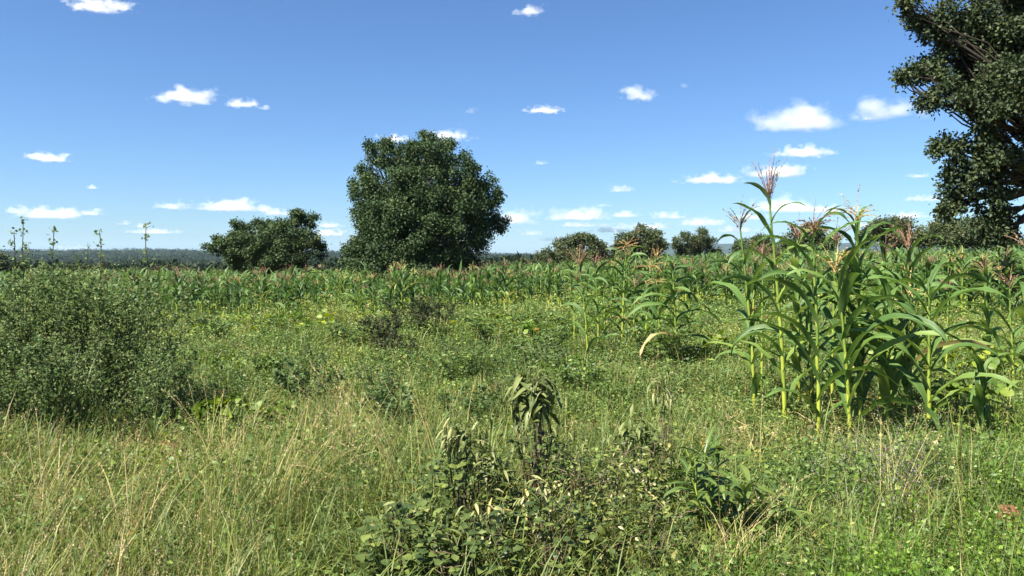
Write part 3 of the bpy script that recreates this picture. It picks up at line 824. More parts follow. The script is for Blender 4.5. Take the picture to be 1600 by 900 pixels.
def build_foreground_maize():
    rng = np.random.default_rng(101)
    G = "tall maize plants of the near clump"
    def at(u, v=None, d=None):
        d = d if d is not None else CAM_H * FPX / (v - HORIZON)
        x, y = world_xy(u, d); return (x, y, float(gz(x, y)))
    P = [
        # u, d, height, lean px at top, tassel kind, extra, label
        (1452, 8.4, 1.72, -4, None, dict(n_leaves=13, leaf_len=1.08, leaf_w=.115, ears=0, arch=1.9, first=.07, erect=.9), "tassel-less maize plant with broad drooping top leaves, foremost at the right of the clump"),
        (1328, 8.05, 2.1, -26, 'tan', dict(n_leaves=14, leaf_len=1.05, leaf_w=.105, ears=0, first=.07), "foremost maize plant with the thick bright yellow green lower stalk"),
        (1278, 8.2, 2.52, -10, 'pink', dict(n_leaves=15, leaf_len=.98, leaf_w=.1, ears=0, nb=20, spread=.8, droop=.9), "maize plant with a dense pinkish bent tassel in the centre of the clump"),
        (1226, 9.0, 3.12, -26, 'pink', dict(n_leaves=12, leaf_len=.82, leaf_w=.09, ears=1, nb=24, spread=.32, droop=.12, tassel_size=.58, stalk_r=.016), "tallest maize plant with the large upright brown tassel and a red silked ear"),
        (1178, 9.6, 2.66, -24, 'pink', dict(n_leaves=11, leaf_len=.85, leaf_w=.09, ears=1, nb=14, spread=.7, droop=.3, tassel_size=.38), "leaning maize plant with a pink tassel at the left side of the clump"),
        (1345, 9.1, 2.75, -8, 'tan', dict(n_leaves=20, leaf_len=.85, leaf_w=.11, tone=.22, ears=0, nb=16, spread=.9, droop=.9, tassel_size=.36, erect=.8), "bushy dark leaved maize plant with a straw yellow spreading tassel"),
        (1424, 9.8, 2.5, -12, 'pink', dict(n_leaves=16, leaf_len=.9, leaf_w=.1, tone=.3, ears=1, nb=12, spread=.6, droop=.4, tassel_size=.46), "maize plant with a long thin pink spike tassel right of the bushy one"),
        (1414, 9.3, 1.8, 6, 'tan', dict(n_leaves=14, leaf_len=1.0, leaf_w=.1, ears=0, nb=9, spread=1.2, droop=1.3, tassel_size=.3), "shorter maize plant with a bent down straw coloured tassel"),
        (1625, 8.3, 2.35, -18, 'pink', dict(n_leaves=11, leaf_len=.9, leaf_w=.095, ears=0), "maize plant cut by the right edge of the view, arching leaves reaching in"),
        (1248, 10.4, 2.5, -4, 'pink', dict(n_leaves=11, leaf_len=.8, leaf_w=.09), "slim maize plant half hidden behind the tallest one"),
        (1300, 10.2, 2.45, 6, 'pink', dict(n_leaves=12, leaf_len=.8, leaf_w=.09), "maize plant behind the pinkish bent tassel"),
        (1190, 10.8, 2.25, 4, 'pink', dict(n_leaves=11, leaf_len=.75, leaf_w=.085), "maize plant at the back left of the clump"),
        (1375, 10.6, 2.3, 6, 'pink', dict(n_leaves=12, leaf_len=.78, leaf_w=.09), "maize plant at the back of the clump right of the bushy one"),
        (1530, 8.2, .75, 6, None, dict(n_leaves=7, leaf_len=.7, leaf_w=.075, ears=0, arch=2.0, first=.1), "short young maize plant with arching leaves right of the foremost stalks"),
        (1268, 9.3, 1.5, -8, None, dict(n_leaves=12, leaf_len=1.0, leaf_w=.1, ears=0), "low tassel-less maize plant under the pinkish bent tassel"),
        (1385, 8.9, 1.45, 8, None, dict(n_leaves=12, leaf_len=1.0, leaf_w=.1, ears=0), "low tassel-less maize plant left of the drooping broad leaved one"),
        (1545, 13.5, 1.95, -6, 'pink', dict(n_leaves=11, leaf_len=.75, leaf_w=.085, ears=0, nb=16, spread=.7), "maize plant with a rosy tassel standing alone under the hanging branch"),
        (1583, 12.0, 1.8, -6, 'pink', dict(n_leaves=11, leaf_len=.8, leaf_w=.09, ears=0), "dark leaved maize plant near the right edge under the overhanging tree"),
        (1478, 12.5, 1.75, 6, 'pink', dict(n_leaves=11, leaf_len=.75, leaf_w=.085, ears=0), "maize plant in the gap right of the tall clump"),
    ]
    for (u, d, h, lp, ts, kw, lab) in P:
        k = dict(tassel_size=.34); k.update(kw)
        hs = h
        lean = abs(lp) / FPX * d / hs
        make_maize(h, lab, G, at(u, d=d), rng, lean=lean, lean_az=PI if lp < 0 else 0, tassel=ts, rank_az=rng.normal(0, .45), dry=.03, **k)
    G2 = "maize plants of the small clump in the middle distance"
    Q = [
        (918, 14.5, 2.2, -16, 'pink', dict(n_leaves=9, leaf_len=.85, leaf_w=.08, tone=.35, ears=0, nb=18, spread=.45, droop=.3, tassel_size=.5), "slim maize plant with an upright pink tassel, foremost left of the middle clump"),
        (897, 17.2, 1.7, 4, 'pink', dict(n_leaves=8, leaf_len=.6, leaf_w=.07, ears=0), "thin yellow stalked maize plant at the left edge of the middle clump"),
        (972, 17.0, 2.5, 8, 'tan', dict(n_leaves=18, leaf_len=.8, leaf_w=.11, tone=.15, dry=.0, stalk_r=.018, ears=0, nb=22, spread=1.4, droop=.5, tassel_size=.4), "dark bushy maize plant with a yellow star-shaped tassel"),
        (1008, 16.2, 2.15, 10, 'tan', dict(n_leaves=14, leaf_len=.85, leaf_w=.1, tone=.3, dry=.05, ears=0, nb=20, spread=.9, droop=1.6, tassel_size=.55), "maize plant with straw coloured tassel strands drooping to one side"),
        (1056, 13.4, 1.85, -4, None, dict(n_leaves=17, leaf_len=.9, leaf_w=.1, ears=0, collapse=.7, dry=.25, tone=.25), "wilted maize plant with its leaves hanging tight around the stalk"),
        (1030, 15.0, 1.7, -8, 'tan', dict(n_leaves=13, leaf_len=.95, leaf_w=.09, tone=.3, dry=.04, ears=0, nb=14, spread=1.1, droop=1.5), "shorter maize plant with arching leaves left of the wilted one"),
        (990, 16.2, 1.6, 2, 'pink', dict(n_leaves=12, leaf_len=.7, leaf_w=.09, tone=.25, ears=0), "low maize plant in the centre of the middle clump"),
        (945, 18.0, 2.0, -2, 'pink', dict(n_leaves=12, leaf_len=.7, leaf_w=.09, tone=.25, ears=0), "maize plant at the back of the middle clump left of the star-shaped tassel"),
        (935, 16.0, 2.05, -6, 'pink', dict(n_leaves=12, leaf_len=.6, leaf_w=.08, tone=.25, ears=0, arch=1.5), "upright maize plant between the pink tasselled one and the star-shaped tassel"),
        (1022, 17.4, 2.2, 4, 'tan', dict(n_leaves=14, leaf_len=.62, leaf_w=.085, tone=.2, ears=0, arch=1.4), "upright dark maize plant just left of and behind the wilted one"),
        (1075, 16.2, 1.9, 4, 'pink', dict(n_leaves=12, leaf_len=.62, leaf_w=.08, tone=.3, ears=0, arch=1.5), "upright maize plant just right of the wilted one"),
        (985, 18.6, 2.25, -4, 'pink', dict(n_leaves=13, leaf_len=.6, leaf_w=.085, tone=.2, ears=0, arch=1.4), "tall maize plant behind the star-shaped tassel, a little to its right"),
        (958, 19.5, 2.0, 2, 'tan', dict(n_leaves=11, leaf_len=.65, leaf_w=.075, ears=0, spread=1.0), "maize plant just behind the dark bushy one in the middle clump"),
    ]
    for (u, d, h, lp, ts, kw, lab) in Q:
        k = dict(tassel_size=.34); k.update(kw)
        make_maize(h, lab, G2, at(u, d=d), rng, lean=abs(lp) / FPX * d / h, lean_az=PI if lp < 0 else 0, tassel=ts, rank_az=rng.normal(0, .5), S=9, **{'dry': .06, **k})


def low_maize(mb_leaf, mb_stalk, mb_tas, X, Y, Z, H, rng, nl=9, S=4):
    N = len(X)
    # leaves
    tt = np.linspace(.22, .92, nl)
    az = (rng.uniform(0, PI, N)[:, None] + PI * (np.arange(nl) % 2)[None] + rng.normal(0, .4, (N, nl))).ravel()
    P = np.stack([np.repeat(X, nl), np.repeat(Y, nl), (Z[:, None] + H[:, None] * .85 * tt).ravel()], -1)
    L = (H[:, None] * .42 * rng.uniform(.8, 1.25, (N, nl))).ravel()
    wd = np.maximum(.085, np.hypot(P[:, 0], P[:, 1]) * .0017) * rng.uniform(.8, 1.2, N * nl)
    ti = np.clip(np.repeat(rng.normal(.30, .2, N), nl) + rng.normal(0, .12, N * nl), 0, .8)
    ribbons(mb_leaf, P, az, L, wd, rng.uniform(.15, .5, N * nl), rng.uniform(.8, 2.1, N * nl), S, [.6, 1, .95, .7, .05], 2, power=1.2, twist=rng.normal(0, .6, N * nl), tint=ti, rng=rng)
    # stalk
    ribbons(mb_stalk, np.stack([X, Y, Z - .05], -1), rng.uniform(0, 6.28, N), H * .86, np.maximum(.03, Y * .0008), 0, 0, 2, [1, .8, .5], tint=rng.uniform(0, 1, N), rng=rng)
    # tassel
    nb = 6
    k = rng.random(N) < .5
    Pt = np.repeat(np.stack([X, Y, Z + H * .8], -1)[k], nb, 0); n2 = len(Pt)
    ribbons(mb_tas, Pt, rng.uniform(0, 6.28, n2), np.repeat(H[k], nb) * rng.uniform(.12, .22, n2), np.maximum(.016, Pt[:, 1] * .0004), rng.uniform(.0, .75, n2), rng.uniform(0, .8, n2), 3, [1, 1, .8, .4],
            tint=np.repeat(rng.uniform(0, 1, k.sum()), nb), rng=rng)


def field_height(s, d, rng, n):
    return np.interp(s, [-.7, -.3, 0, .25, .5, .7], [1.5, 1.5, 1.58, 1.68, 1.8, 1.88]) * np.clip(rng.normal(.96, .14, n), .6, 1.25)


def build_field():
    rng = np.random.default_rng(202)
    # planting positions: rows running a little across the view
    pts = []
    ang = math.radians(14); ca, sa = math.cos(ang), math.sin(ang)
    for r in np.arange(-150, 150, .85):
        for c in np.arange(0, 260, .5):
            pts.append((r, c))
    pts = np.array(pts); pts += rng.normal(0, .12, pts.shape)
    x = pts[:, 0] * ca + (pts[:, 1] - 10) * sa - 18; y = -pts[:, 0] * sa + (pts[:, 1] - 10) * ca
    k = (y > 17) & (y < 96)
    x, y = x[k], y[k]; s = x / y
    front = np.interp(s, [-.8, -.5, -.2, -.02, .03, .1, .25, .3, .45, .55, .7], [20, 21, 21.5, 23, 28, 29, 26, 23, 22, 20, 19]) + (vnoise(x, y, 2.2, 60) - .5) * 5
    keep = (np.abs(s) < .86) & (y > front)
    # gaps: weedy, sparse near the front
    g = vnoise(x, y, 4.0, 61)
    keep &= rng.random(len(x)) < np.clip(.25 + .75 * sstep(0, 12, y - front), 0, 1) * np.where(g > .28, 1, .25) * np.interp(y, [18, 40, 96], [1, .95, .8])
    keep &= rng.random(len(x)) < np.interp(y, [17, 45, 75, 96], [1, .75, .5, .42])
    # clear round the tree trunks
    for (u, d) in ((660, 52), (415, 60)):
        tx, ty = world_xy(u, d)
        keep &= np.hypot(x - tx, y - ty) > 2.0
    x, y, s = x[keep], y[keep], s[keep]
    h = field_height(s, y, rng, len(x))
    z = gz(x, y)
    order = np.argsort(np.hypot(x, y) + np.where(np.abs(s) > .69, 50, 0))
    x, y, z, h, s = x[order], y[order], z[order], h[order], s[order]
    near = 290
    # --- individuals
    protos = []
    zones = [(-9, -.33, "green maize plant in the front rows of the field left of the small spreading tree", "front row maize left of the spreading tree"),
             (-.33, -.03, "green maize plant in the front rows of the field below the two field trees", "front row maize below the field trees"),
             (-.03, .30, "maize plant in the field rows behind the middle clump", "field maize behind the middle clump"),
             (.30, 9, "maize plant in the field rows right of the tall clump under the overhanging tree", "field maize under the overhanging tree")]
    for i in range(near):
        lab, grp = [(a, b) for lo, hi, a, b in zones if lo <= s[i] < hi][0]
        loc = (float(x[i]), float(y[i]), float(z[i])); sc = float(h[i]) / 1.5
        if len(protos) < 12:
            o = make_maize(1.5, lab, grp, loc, rng, n_leaves=int(rng.integers(10, 13)), leaf_len=.62, leaf_w=.085, S=6, tassel='pink' if i % 3 else 'tan', tassel_size=.27,
                           ears=0, nb=9, spread=.5, tone=rng.uniform(.05, .5), lean=rng.uniform(0, .06), lean_az=rng.uniform(0, 6.28), stalk_r=.019, first=.3, dry=.1)
            protos.append(o)
        else:
            o = copy_tree(protos[int(rng.integers(0, 12))])
            o.location = loc; o["label"] = lab; o["group"] = grp
        o.rotation_euler = (0, 0, float(rng.uniform(0, 6.28))); o.scale = (sc * .95, sc * .95, sc)
    # --- the mass behind
    ml, ms, mt = MB(), MB(), MB()
    low_maize(ml, ms, mt, x[near:], y[near:], z[near:], h[near:], rng)
    o = bpy.data.objects.new("maize_rows", None); COL.objects.link(o)
    tag(o, "mass of green maize rows with pinkish tassels filling the field behind", "maize", kind="stuff")
    for mb, nm, mat in ((ml, "foliage", 'maize_leaf'), (ms, "stalks", 'maize_stalk'), (mt, "tassels", 'tassel_field')):
        c = mb.build(nm, M[mat], o); c["kind"] = "stuff"
    print("FIELD", len(x))


# ------------------------------------------------------------------ weeds and grass (stuff)
def sample_area(n, d0, d1, power, rng, smax=.76):
    """points with density falling as distance**-power"""
    e = 2 - power
    uu = rng.random(n)
    d = (d0 ** e + uu * (d1 ** e - d0 ** e)) ** (1 / e) if abs(e) > 1e-6 else d0 * (d1 / d0) ** uu
    x = rng.uniform(-1, 1, n) * (smax * d + 1.9)        # a margin beyond the frame on both sides
    return x, d, x / d


def canopy(x, y):
    u = 800 + FPX * x / np.maximum(y, .5)
    left = sstep(650, 250, u) * sstep(9.0, 6.5, y)
    mz = np.exp(-(((u - 1330) / 190) ** 2 + ((y - 8.8) / 2.2) ** 2))
    return (1 - .2 * mz) * (.20 + .05 * left) - .02 * mz + .55 * np.clip(vnoise(x, y, 1.7, 71) - .5, 0, 1) + .18 * (vnoise(x, y, .6, 72) - .5)


def build_grass():
    rng = np.random.default_rng(303)
    # ---- green grass
    x, y, s = sample_area(290000, 2.4, 27, 1.62, rng)
    u = 800 + FPX * s
    dens = .35 + .9 * sstep(.35, .65, vnoise(x, y, 1.1, 73))
    dens *= np.where(y > 10, .8, 1)
    k = rng.random(len(x)) < dens
    x, y, u = x[k], y[k], u[k]; N = len(x)
    # about two thirds of the blades stand in tussocks and splay outwards
    nt_ = 12500
    qx, qy, qs = sample_area(nt_, 2.4, 27, 1.3, rng)
    qk = rng.random(nt_) < .15 + sstep(.35, .7, vnoise(qx, qy, 1.1, 73)); qx, qy = qx[qk], qy[qk]
    qh = rng.uniform(.6, 1.5, len(qx)); qt = rng.normal(0, .17, len(qx))
    pick = rng.integers(0, len(qx), N)
    tus = rng.random(N) < .62
    # keep the thinning of density with distance
    ox, oy = rng.normal(0, .075, N), rng.normal(0, .075, N)
    x = np.where(tus, qx[pick] + ox, x); y = np.where(tus, qy[pick] + oy, y); u = 800 + FPX * x / y
    azg = np.where(tus, np.arctan2(oy, ox) + rng.normal(0, .6, N), rng.uniform(0, 6.28, N))
    dryz = np.clip(sstep(560, 100, u) * sstep(9.5, 6.5, y) * .55 + .35 * sstep(.5, .8, vnoise(x, y, 1.7, 74)), 0, 1)
    L = np.clip(canopy(x, y) + .07, .05, 1) * np.where(tus, qh[pick], 1) * rng.uniform(.6, 1.5, N) * np.interp(y, [3, 10, 27], [1.05, 1, .85])
    W = np.maximum(rng.uniform(.004, .009, N), y * .00075)
    ti = np.clip(rng.normal(.36, .14, N) + np.where(tus, qt[pick], 0) + dryz * .45 * rng.random(N) + (vnoise(x, y, 2.3, 75) - .5) * .4, 0, 1)
    mb = MB()
    ribbons(mb, np.stack([x, y, gz(x, y) - .03], -1), azg, L, W, np.abs(rng.normal(.2, .3, N)), rng.uniform(.1, 2.6, N), 4, [.9, 1, .8, .5, .05], power=1.4, twist=rng.normal(0, .5, N), tint=ti, rng=rng)
    # broad bladed tufts near the camera
    n = 230
    tx, ty, ts = sample_area(n, 3.3, 9, 1.2, rng)
    m = 16
    X = (np.repeat(tx, m) + rng.normal(0, .04, n * m)); Y = np.repeat(ty, m) + rng.normal(0, .04, n * m)
    ribbons(mb, np.stack([X, Y, gz(X, Y)], -1), rng.uniform(0, 6.28, n * m), rng.uniform(.35, .75, n * m), rng.uniform(.008, .013, n * m), rng.uniform(.1, .5, n * m), rng.uniform(.6, 2.0, n * m), 7,
            [.7, 1, .9, .75, .5, .05], k=3, fold=.35, power=1.4, tint=np.clip(np.repeat(rng.uniform(.1, .55, n), m) + rng.normal(0, .06, n * m), 0, 1), rng=rng)
    for (gx, gy, gh) in GB:
        n = len(gx)
        ribbons(mb, np.stack([gx, gy, gz(gx, gy)], -1), rng.uniform(0, 6.28, n), gh * rng.uniform(.6, 1.35, n), rng.uniform(.005, .010, n), rng.uniform(.05, .4, n), rng.uniform(.3, 1.9, n), 7, [.8, 1, .9, .75, .5, .05], k=3, fold=.3, power=1.5, tint=np.clip(rng.normal(.5, .2, n), 0, 1), rng=rng)
    o = mb.build("grass", M['grass'])
    tag(o, "dense uneven green and yellowing wild grass covering the foreground", "grass", kind="stuff")
    # ---- dry straw stalks with seed heads
    x, y, s = sample_area(32000, 2.6, 22, 1.45, rng)
    u = 800 + FPX * s
    dens = .05 + 1.0 * sstep(560, 60, u) * sstep(9.5, 6.5, y) + .45 * sstep(.55, .8, vnoise(x, y, 1.3, 76)) * sstep(18, 9, y)
    k = rng.random(len(x)) < dens
    x, y = x[k], y[k]; N = len(x)
    L = np.clip(canopy(x, y) + .10, .05, 1) * rng.uniform(.75, 1.45, N)
    W = np.maximum(.0028, y * .0005)
    ti = np.clip(rng.normal(.30, .2, N), 0, .85)
    mb = MB()
    az = rng.uniform(0, 6.28, N)
    C = ribbons(mb, np.stack([x, y, gz(x, y) - .02], -1), az, L, W, np.abs(rng.normal(.1, .16, N)), rng.uniform(.05, 1.1, N), 5, [1, .9, .8, .7, .6], power=1.8, tint=ti, rng=rng)
    hd = rng.random(N) < .55
    tips = C[hd][:, -1]; pre = C[hd][:, -2]; m = 12
    dirs = tips - pre; dirs /= np.linalg.norm(dirs, axis=1, keepdims=True)
    a = rng.uniform(-.2, 1, (len(tips), m, 1)) * .085
    P = (tips[:, None] + dirs[:, None] * a + rng.normal(0, .008, (len(tips), m, 3))).reshape(-1, 3)
    D = (dirs[:, None] + rng.normal(0, .6, (len(tips), m, 3))).reshape(-1, 3)
    sz = np.repeat(np.maximum(.011, tips[:, 1] * .0013), m) * rng.uniform(.7, 1.3, len(P))
    hc = np.repeat(np.where(rng.random(len(tips)) < .45, .9, .68), m) + rng.normal(0, .05, len(P))
    cards(mb, P, D, sz, sz * .4, np.clip(hc, 0, 1), .2, rng)
    n = 420
    lu = rng.normal(1330, 110, n); ld = rng.normal(8.6, .8, n); lx = (lu - 800) / FPX * ld
    ribbons(mb, np.stack([lx, ld, gz(lx, ld) + rng.uniform(.01, .06, n)], -1), rng.uniform(0, 6.28, n), rng.uniform(.08, .4, n), rng.uniform(.01, .045, n), rng.uniform(1.2, 1.7, n), rng.uniform(-.5, .5, n), 4, [.6, 1, .9, .6, .1], twist=rng.normal(0, 1, n), tint=rng.uniform(.5, .8, n), rng=rng)
    o = mb.build("dry_grass", M['straw'])
    tag(o, "dry straw coloured grass stalks with tan and pinkish seed heads", "dry grass", kind="stuff")
    # ---- small leaved herbs
    x, y, s = sample_area(200000, 2.4, 44, 1.42, rng)
    u = 800 + FPX * s
    dens = .25 + .9 * sstep(.38, .62, vnoise(x, y, 1.4, 77)) + .35 * sstep(9, 13, y)
    dens *= np.where((u < 480) & (y < 8.5), .75, 1)
    k = rng.random(len(x)) < dens
    x, y, s = x[k], y[k], s[k]; N = len(x)
    m = 7
    hh = np.clip(canopy(x, y) + .03, .05, 1) * rng.uniform(.35, 1.3, N) * np.interp(y, [3, 12, 40], [.9, 1, .8])
    az = rng.uniform(0, 6.28, N)
    lean = rng.normal(0, .25, (N, 2))
    tq = rng.uniform(.15, 1, (N, m))
    X = x[:, None] + lean[:, :1] * hh[:, None] * tq; Y = y[:, None] + lean[:, 1:] * hh[:, None] * tq
    Z = gz(x, y)[:, None] + hh[:, None] * tq
    P = np.stack([X, Y, Z], -1).reshape(-1, 3)
    D = rng.normal(size=(N * m, 3)); D[:, 2] = np.abs(D[:, 2]) * .35 + .05
    sz = np.repeat(np.maximum(rng.uniform(.022, .05, N), y * .0030), m) * rng.uniform(.7, 1.3, N * m)
    ti = np.clip(np.repeat(rng.normal(.42, .15, N) + (vnoise(x, y, 2.6, 78) - .5) * .5 + .14 * sstep(10, 15, y) + .2 * sstep(13, 17, y) * (vnoise(x, y, 5, 80) - .25), m) + rng.normal(0, .1, N * m), 0, 1)
    mb = MB()
    cards(mb, P + D / np.linalg.norm(D, axis=1, keepdims=True) * .015, D, sz, sz * .5, ti, .15, rng, droop=.15)
    nk = y < 11
    ribbons(mb, np.stack([x, y, gz(x, y) - .02], -1)[nk], np.arctan2(lean[nk, 1], lean[nk, 0]), hh[nk] * 1.03, .0035, np.hypot(lean[nk, 0], lean[nk, 1]), 0, 2, [1, .8, .5], tint=.3, rng=rng)
    o = mb.build("weeds", M['herb'])
    tag(o, "low tangle of small leaved green weeds spreading between the grasses", "weeds", kind="stuff")
    # ---- bright lush herb at lower right
    n = 6500
    d = rng.uniform(3.0, 8.2, n); u = rng.uniform(1000, 1720, n); x = (u - 800) / FPX * d; y = d
    msk = (np.exp(-(((u - 1290) / 110) ** 2 + ((d - 4.2) / .75) ** 2)) + np.exp(-(((u - 1560) / 95) ** 2 + ((d - 5.0) / 1.2) ** 2)) + .6 * np.exp(-(((u - 1440) / 90) ** 2 + ((d - 4.0) / .6) ** 2)) + .5 * np.exp(-(((u - 1570) / 90) ** 2 + ((d - 7.2) / 1.0) ** 2)))
    k = rng.random(n) < msk * (.05 + sstep(.42, .65, vnoise(x, y, .45, 79)))
    x, y = x[k], y[k]; N = len(x); m = 14
    hh = rng.uniform(.25, .55, N)
    tq = rng.uniform(.25, 1, (N, m)); lean = rng.normal(0, .22, (N, 2))
    P = np.stack([x[:, None] + lean[:, :1] * hh[:, None] * tq, y[:, None] + lean[:, 1:] * hh[:, None] * tq, gz(x, y)[:, None] + hh[:, None] * tq], -1).reshape(-1, 3)
    D = rng.normal(size=(N * m, 3)); D[:, 2] = np.abs(D[:, 2]) * .5 + .2
    sz = rng.uniform(.014, .030, N * m)
    mb = MB()
    cards(mb, P, D, sz, sz * .6, np.clip(rng.normal(.5, .22, N * m), 0, 1), .15, rng)
    ribbons(mb, np.stack([x, y, gz(x, y) - .02], -1), np.arctan2(lean[:, 1], lean[:, 0]), hh, .004, np.hypot(lean[:, 0], lean[:, 1]), 0, 2, [1, .8, .5], tint=.2, rng=rng)
    o = mb.build("herbs", M['lush'])
    tag(o, "bright lush green small leaved herbs near the lower right corner", "herbs", kind="stuff")
    # ---- misty violet grass heads
    n = 220
    d = rng.normal(6.1, .45, n); u = rng.normal(1390, 50, n); x = (u - 800) / FPX * d
    hh = rng.uniform(.28, .46, n)
    mb = MB()
    az = rng.uniform(0, 6.28, n)
    C = ribbons(mb, np.stack([x, d, gz(x, d)], -1), az, hh, .0022, rng.uniform(0, .25, n), rng.uniform(.1, .8, n), 4, tint=rng.uniform(.6, 1, n), rng=rng)
    m = 9
    P = (C[:, -1][:, None] + rng.normal(0, .035, (n, m, 3))).reshape(-1, 3)
    cards(mb, P, rng.normal(size=(n * m, 3)), .012, .006, rng.uniform(0, 1, n * m), .2, rng)
    o = mb.build("flowering_grass", M['violet'])
    tag(o, "misty patch of violet grey flowering grass in front of the tall maize", "grass", kind="stuff")


# ------------------------------------------------------------------ individual weeds and shrubs
def leafy_stems(rng, n_stems, h, radius, leaf_per_m, leaf_l, leaf_w, z0=.1, lean=.35, branches=0, stem_r=.006, droop=.15, up=.3, tints=(.2, .7), fall=0.0):
    """returns (stem MB, leaf MB)"""
    sb, lb = MB(), MB()
    for i in range(n_stems):
        a = rng.uniform(0, 6.28); rr = radius * math.sqrt(rng.random()) * .35
        b = np.array([math.cos(a) * rr, math.sin(a) * rr, -.05])
        hh = h * rng.uniform(.72, 1.0)
        l = rng.uniform(.1, 1) * lean
        e = b + np.array([math.cos(a) * l * hh, math.sin(a) * l * hh, hh])
        p = limb(sb, b, e, stem_r, stem_r * .35, rng, .22, 5, 9)
        paths = [(p, hh)]
        for _ in range(branches):
            j = rng.integers(2, 8); bl = hh * rng.uniform(.2, .42)
            dd = rng.normal(size=3); dd[2] = abs(dd[2]) * .8 + .25; dd /= np.linalg.norm(dd)
            paths.append((limb(sb, p[j], p[j] + dd * bl, stem_r * .5, stem_r * .2, rng, .2, 4, 6), bl))
        for q, ln in paths:
            n = max(4, int(ln * leaf_per_m))
            t = rng.uniform(z0, 1, n) * (len(q) - 1); i0 = np.minimum(t.astype(int), len(q) - 2); f = (t - i0)[:, None]
            P = q[i0] * (1 - f) + q[i0 + 1] * f
            az = rng.uniform(0, 6.28, n)
            D = np.stack([np.cos(az), np.sin(az), rng.normal(up, .35, n) - fall], -1)
            sz = rng.uniform(.6, 1.2, n)
            cards(lb, P, D, leaf_l * sz, leaf_w * sz, np.clip(rng.uniform(*tints, n) , 0, 1), .15, rng, droop=droop)
    return sb, lb


def tall_weed(label, group, u, d, top_v, spikes, spread, rng, leaf_n=34):
    """dark small leaved shrubby weed with spikes (u,v) rising over the leaf mass"""
    x, y = world_xy(u, d); z = float(gz(x, y))
    root = thing("tall_weed", label, "weed", (x, y, z), 0, group)
    H = z_at(top_v - 16, d) - z
    sb, lb = leafy_stems(rng, 8, H, spread, 75, .044, .024, .05, .5, 9, .008, tints=(.1, .95))
    # mass of side twigs
    for _ in range(leaf_n):
        a = rng.uniform(0, 6.28); r = spread * math.sqrt(rng.random()); hh = H * (1 - .22 * (r / spread) ** 2) * rng.uniform(.2, 1.05)
        b = np.array([math.cos(a) * r * .5, math.sin(a) * r * .5, hh * .3]); e = np.array([math.cos(a) * r, math.sin(a) * r, hh])
        p = limb(sb, b, e, .004, .0012, rng, .25, 3, 7)
        n = 46
        t = rng.uniform(.1, 1, n) * 6; i0 = np.minimum(t.astype(int), 5); f = (t - i0)[:, None]
        P = p[i0] * (1 - f) + p[i0 + 1] * f + rng.normal(0, .075, (n, 3))
        cards(lb, P, rng.normal(size=(n, 3)) + np.array([0, 0, .1]), .042 * rng.uniform(.6, 1.3, n), .024, np.clip(rng.normal(.5, .25, n), 0, 1), .15, rng, droop=.1, face=np.tile([-.3, -.3, .9], (n, 1)))
    for _ in range(int(16 * spread / .5)):       # upright leafy shoots standing out of the mass
        a = rng.uniform(0, 6.28); r = spread * 1.15 * math.sqrt(rng.random()); hh = H * rng.uniform(.8, 1.16) * (1 - .2 * (r / spread) ** 2)
        b = np.array([math.cos(a) * r * .8, math.sin(a) * r * .8, hh * .35]); e = np.array([math.cos(a) * r, math.sin(a) * r, hh])
        p = limb(sb, b, e, .0045, .0015, rng, .12, 4, 7)
        n = 44; t = rng.uniform(.1, 1, n) ** .8 * 6; i0 = np.minimum(t.astype(int), 5); f = (t - i0)[:, None]
        cards(lb, p[i0] * (1 - f) + p[i0 + 1] * f + rng.normal(0, .022, (n, 3)), rng.normal(size=(n, 3)) + [0, 0, .2], .038 * rng.uniform(.6, 1.2, n), .022, np.clip(rng.normal(.6, .22, n), 0, 1), .15, rng, face=np.tile([-.4, -.5, .7], (n, 1)))
    for (su, sv) in spikes:
        ex, ez = (su - 800) / FPX * d - x, z_at(sv, d) - z
        b = np.array([ex * .6 + rng.normal(0, .03), rng.normal(0, .1), 0]); e = np.array([ex, 0, ez])
        p = limb(sb, b, e, .010, .005, rng, .06, 5, 16)
        for j in range(6, 16):               # short thorny side shoots, few leaves
            for _ in range(3):
                dd = rng.normal(size=3); dd[2] = abs(dd[2]) * .5 + .35; dd /= np.linalg.norm(dd)
                L_ = rng.uniform(.04, .14) * (1.25 - j / 20)
                limb(sb, p[j] + rng.normal(0, .01, 3), p[j] + dd * L_, .005, .0025, rng, .1, 3, 3)
                n = int(rng.integers(1, 6)) + (8 if j < 11 else 0)
                if n:
                    cards(lb, p[j] + dd * L_ + rng.normal(0, .02, (n, 3)), rng.normal(size=(n, 3)), .04, .025, rng.uniform(.2, .9, n), .15, rng)
    sb.build("stem", M['green_stem'], root); lb.build("foliage", M['tallweed'], root)
    return root


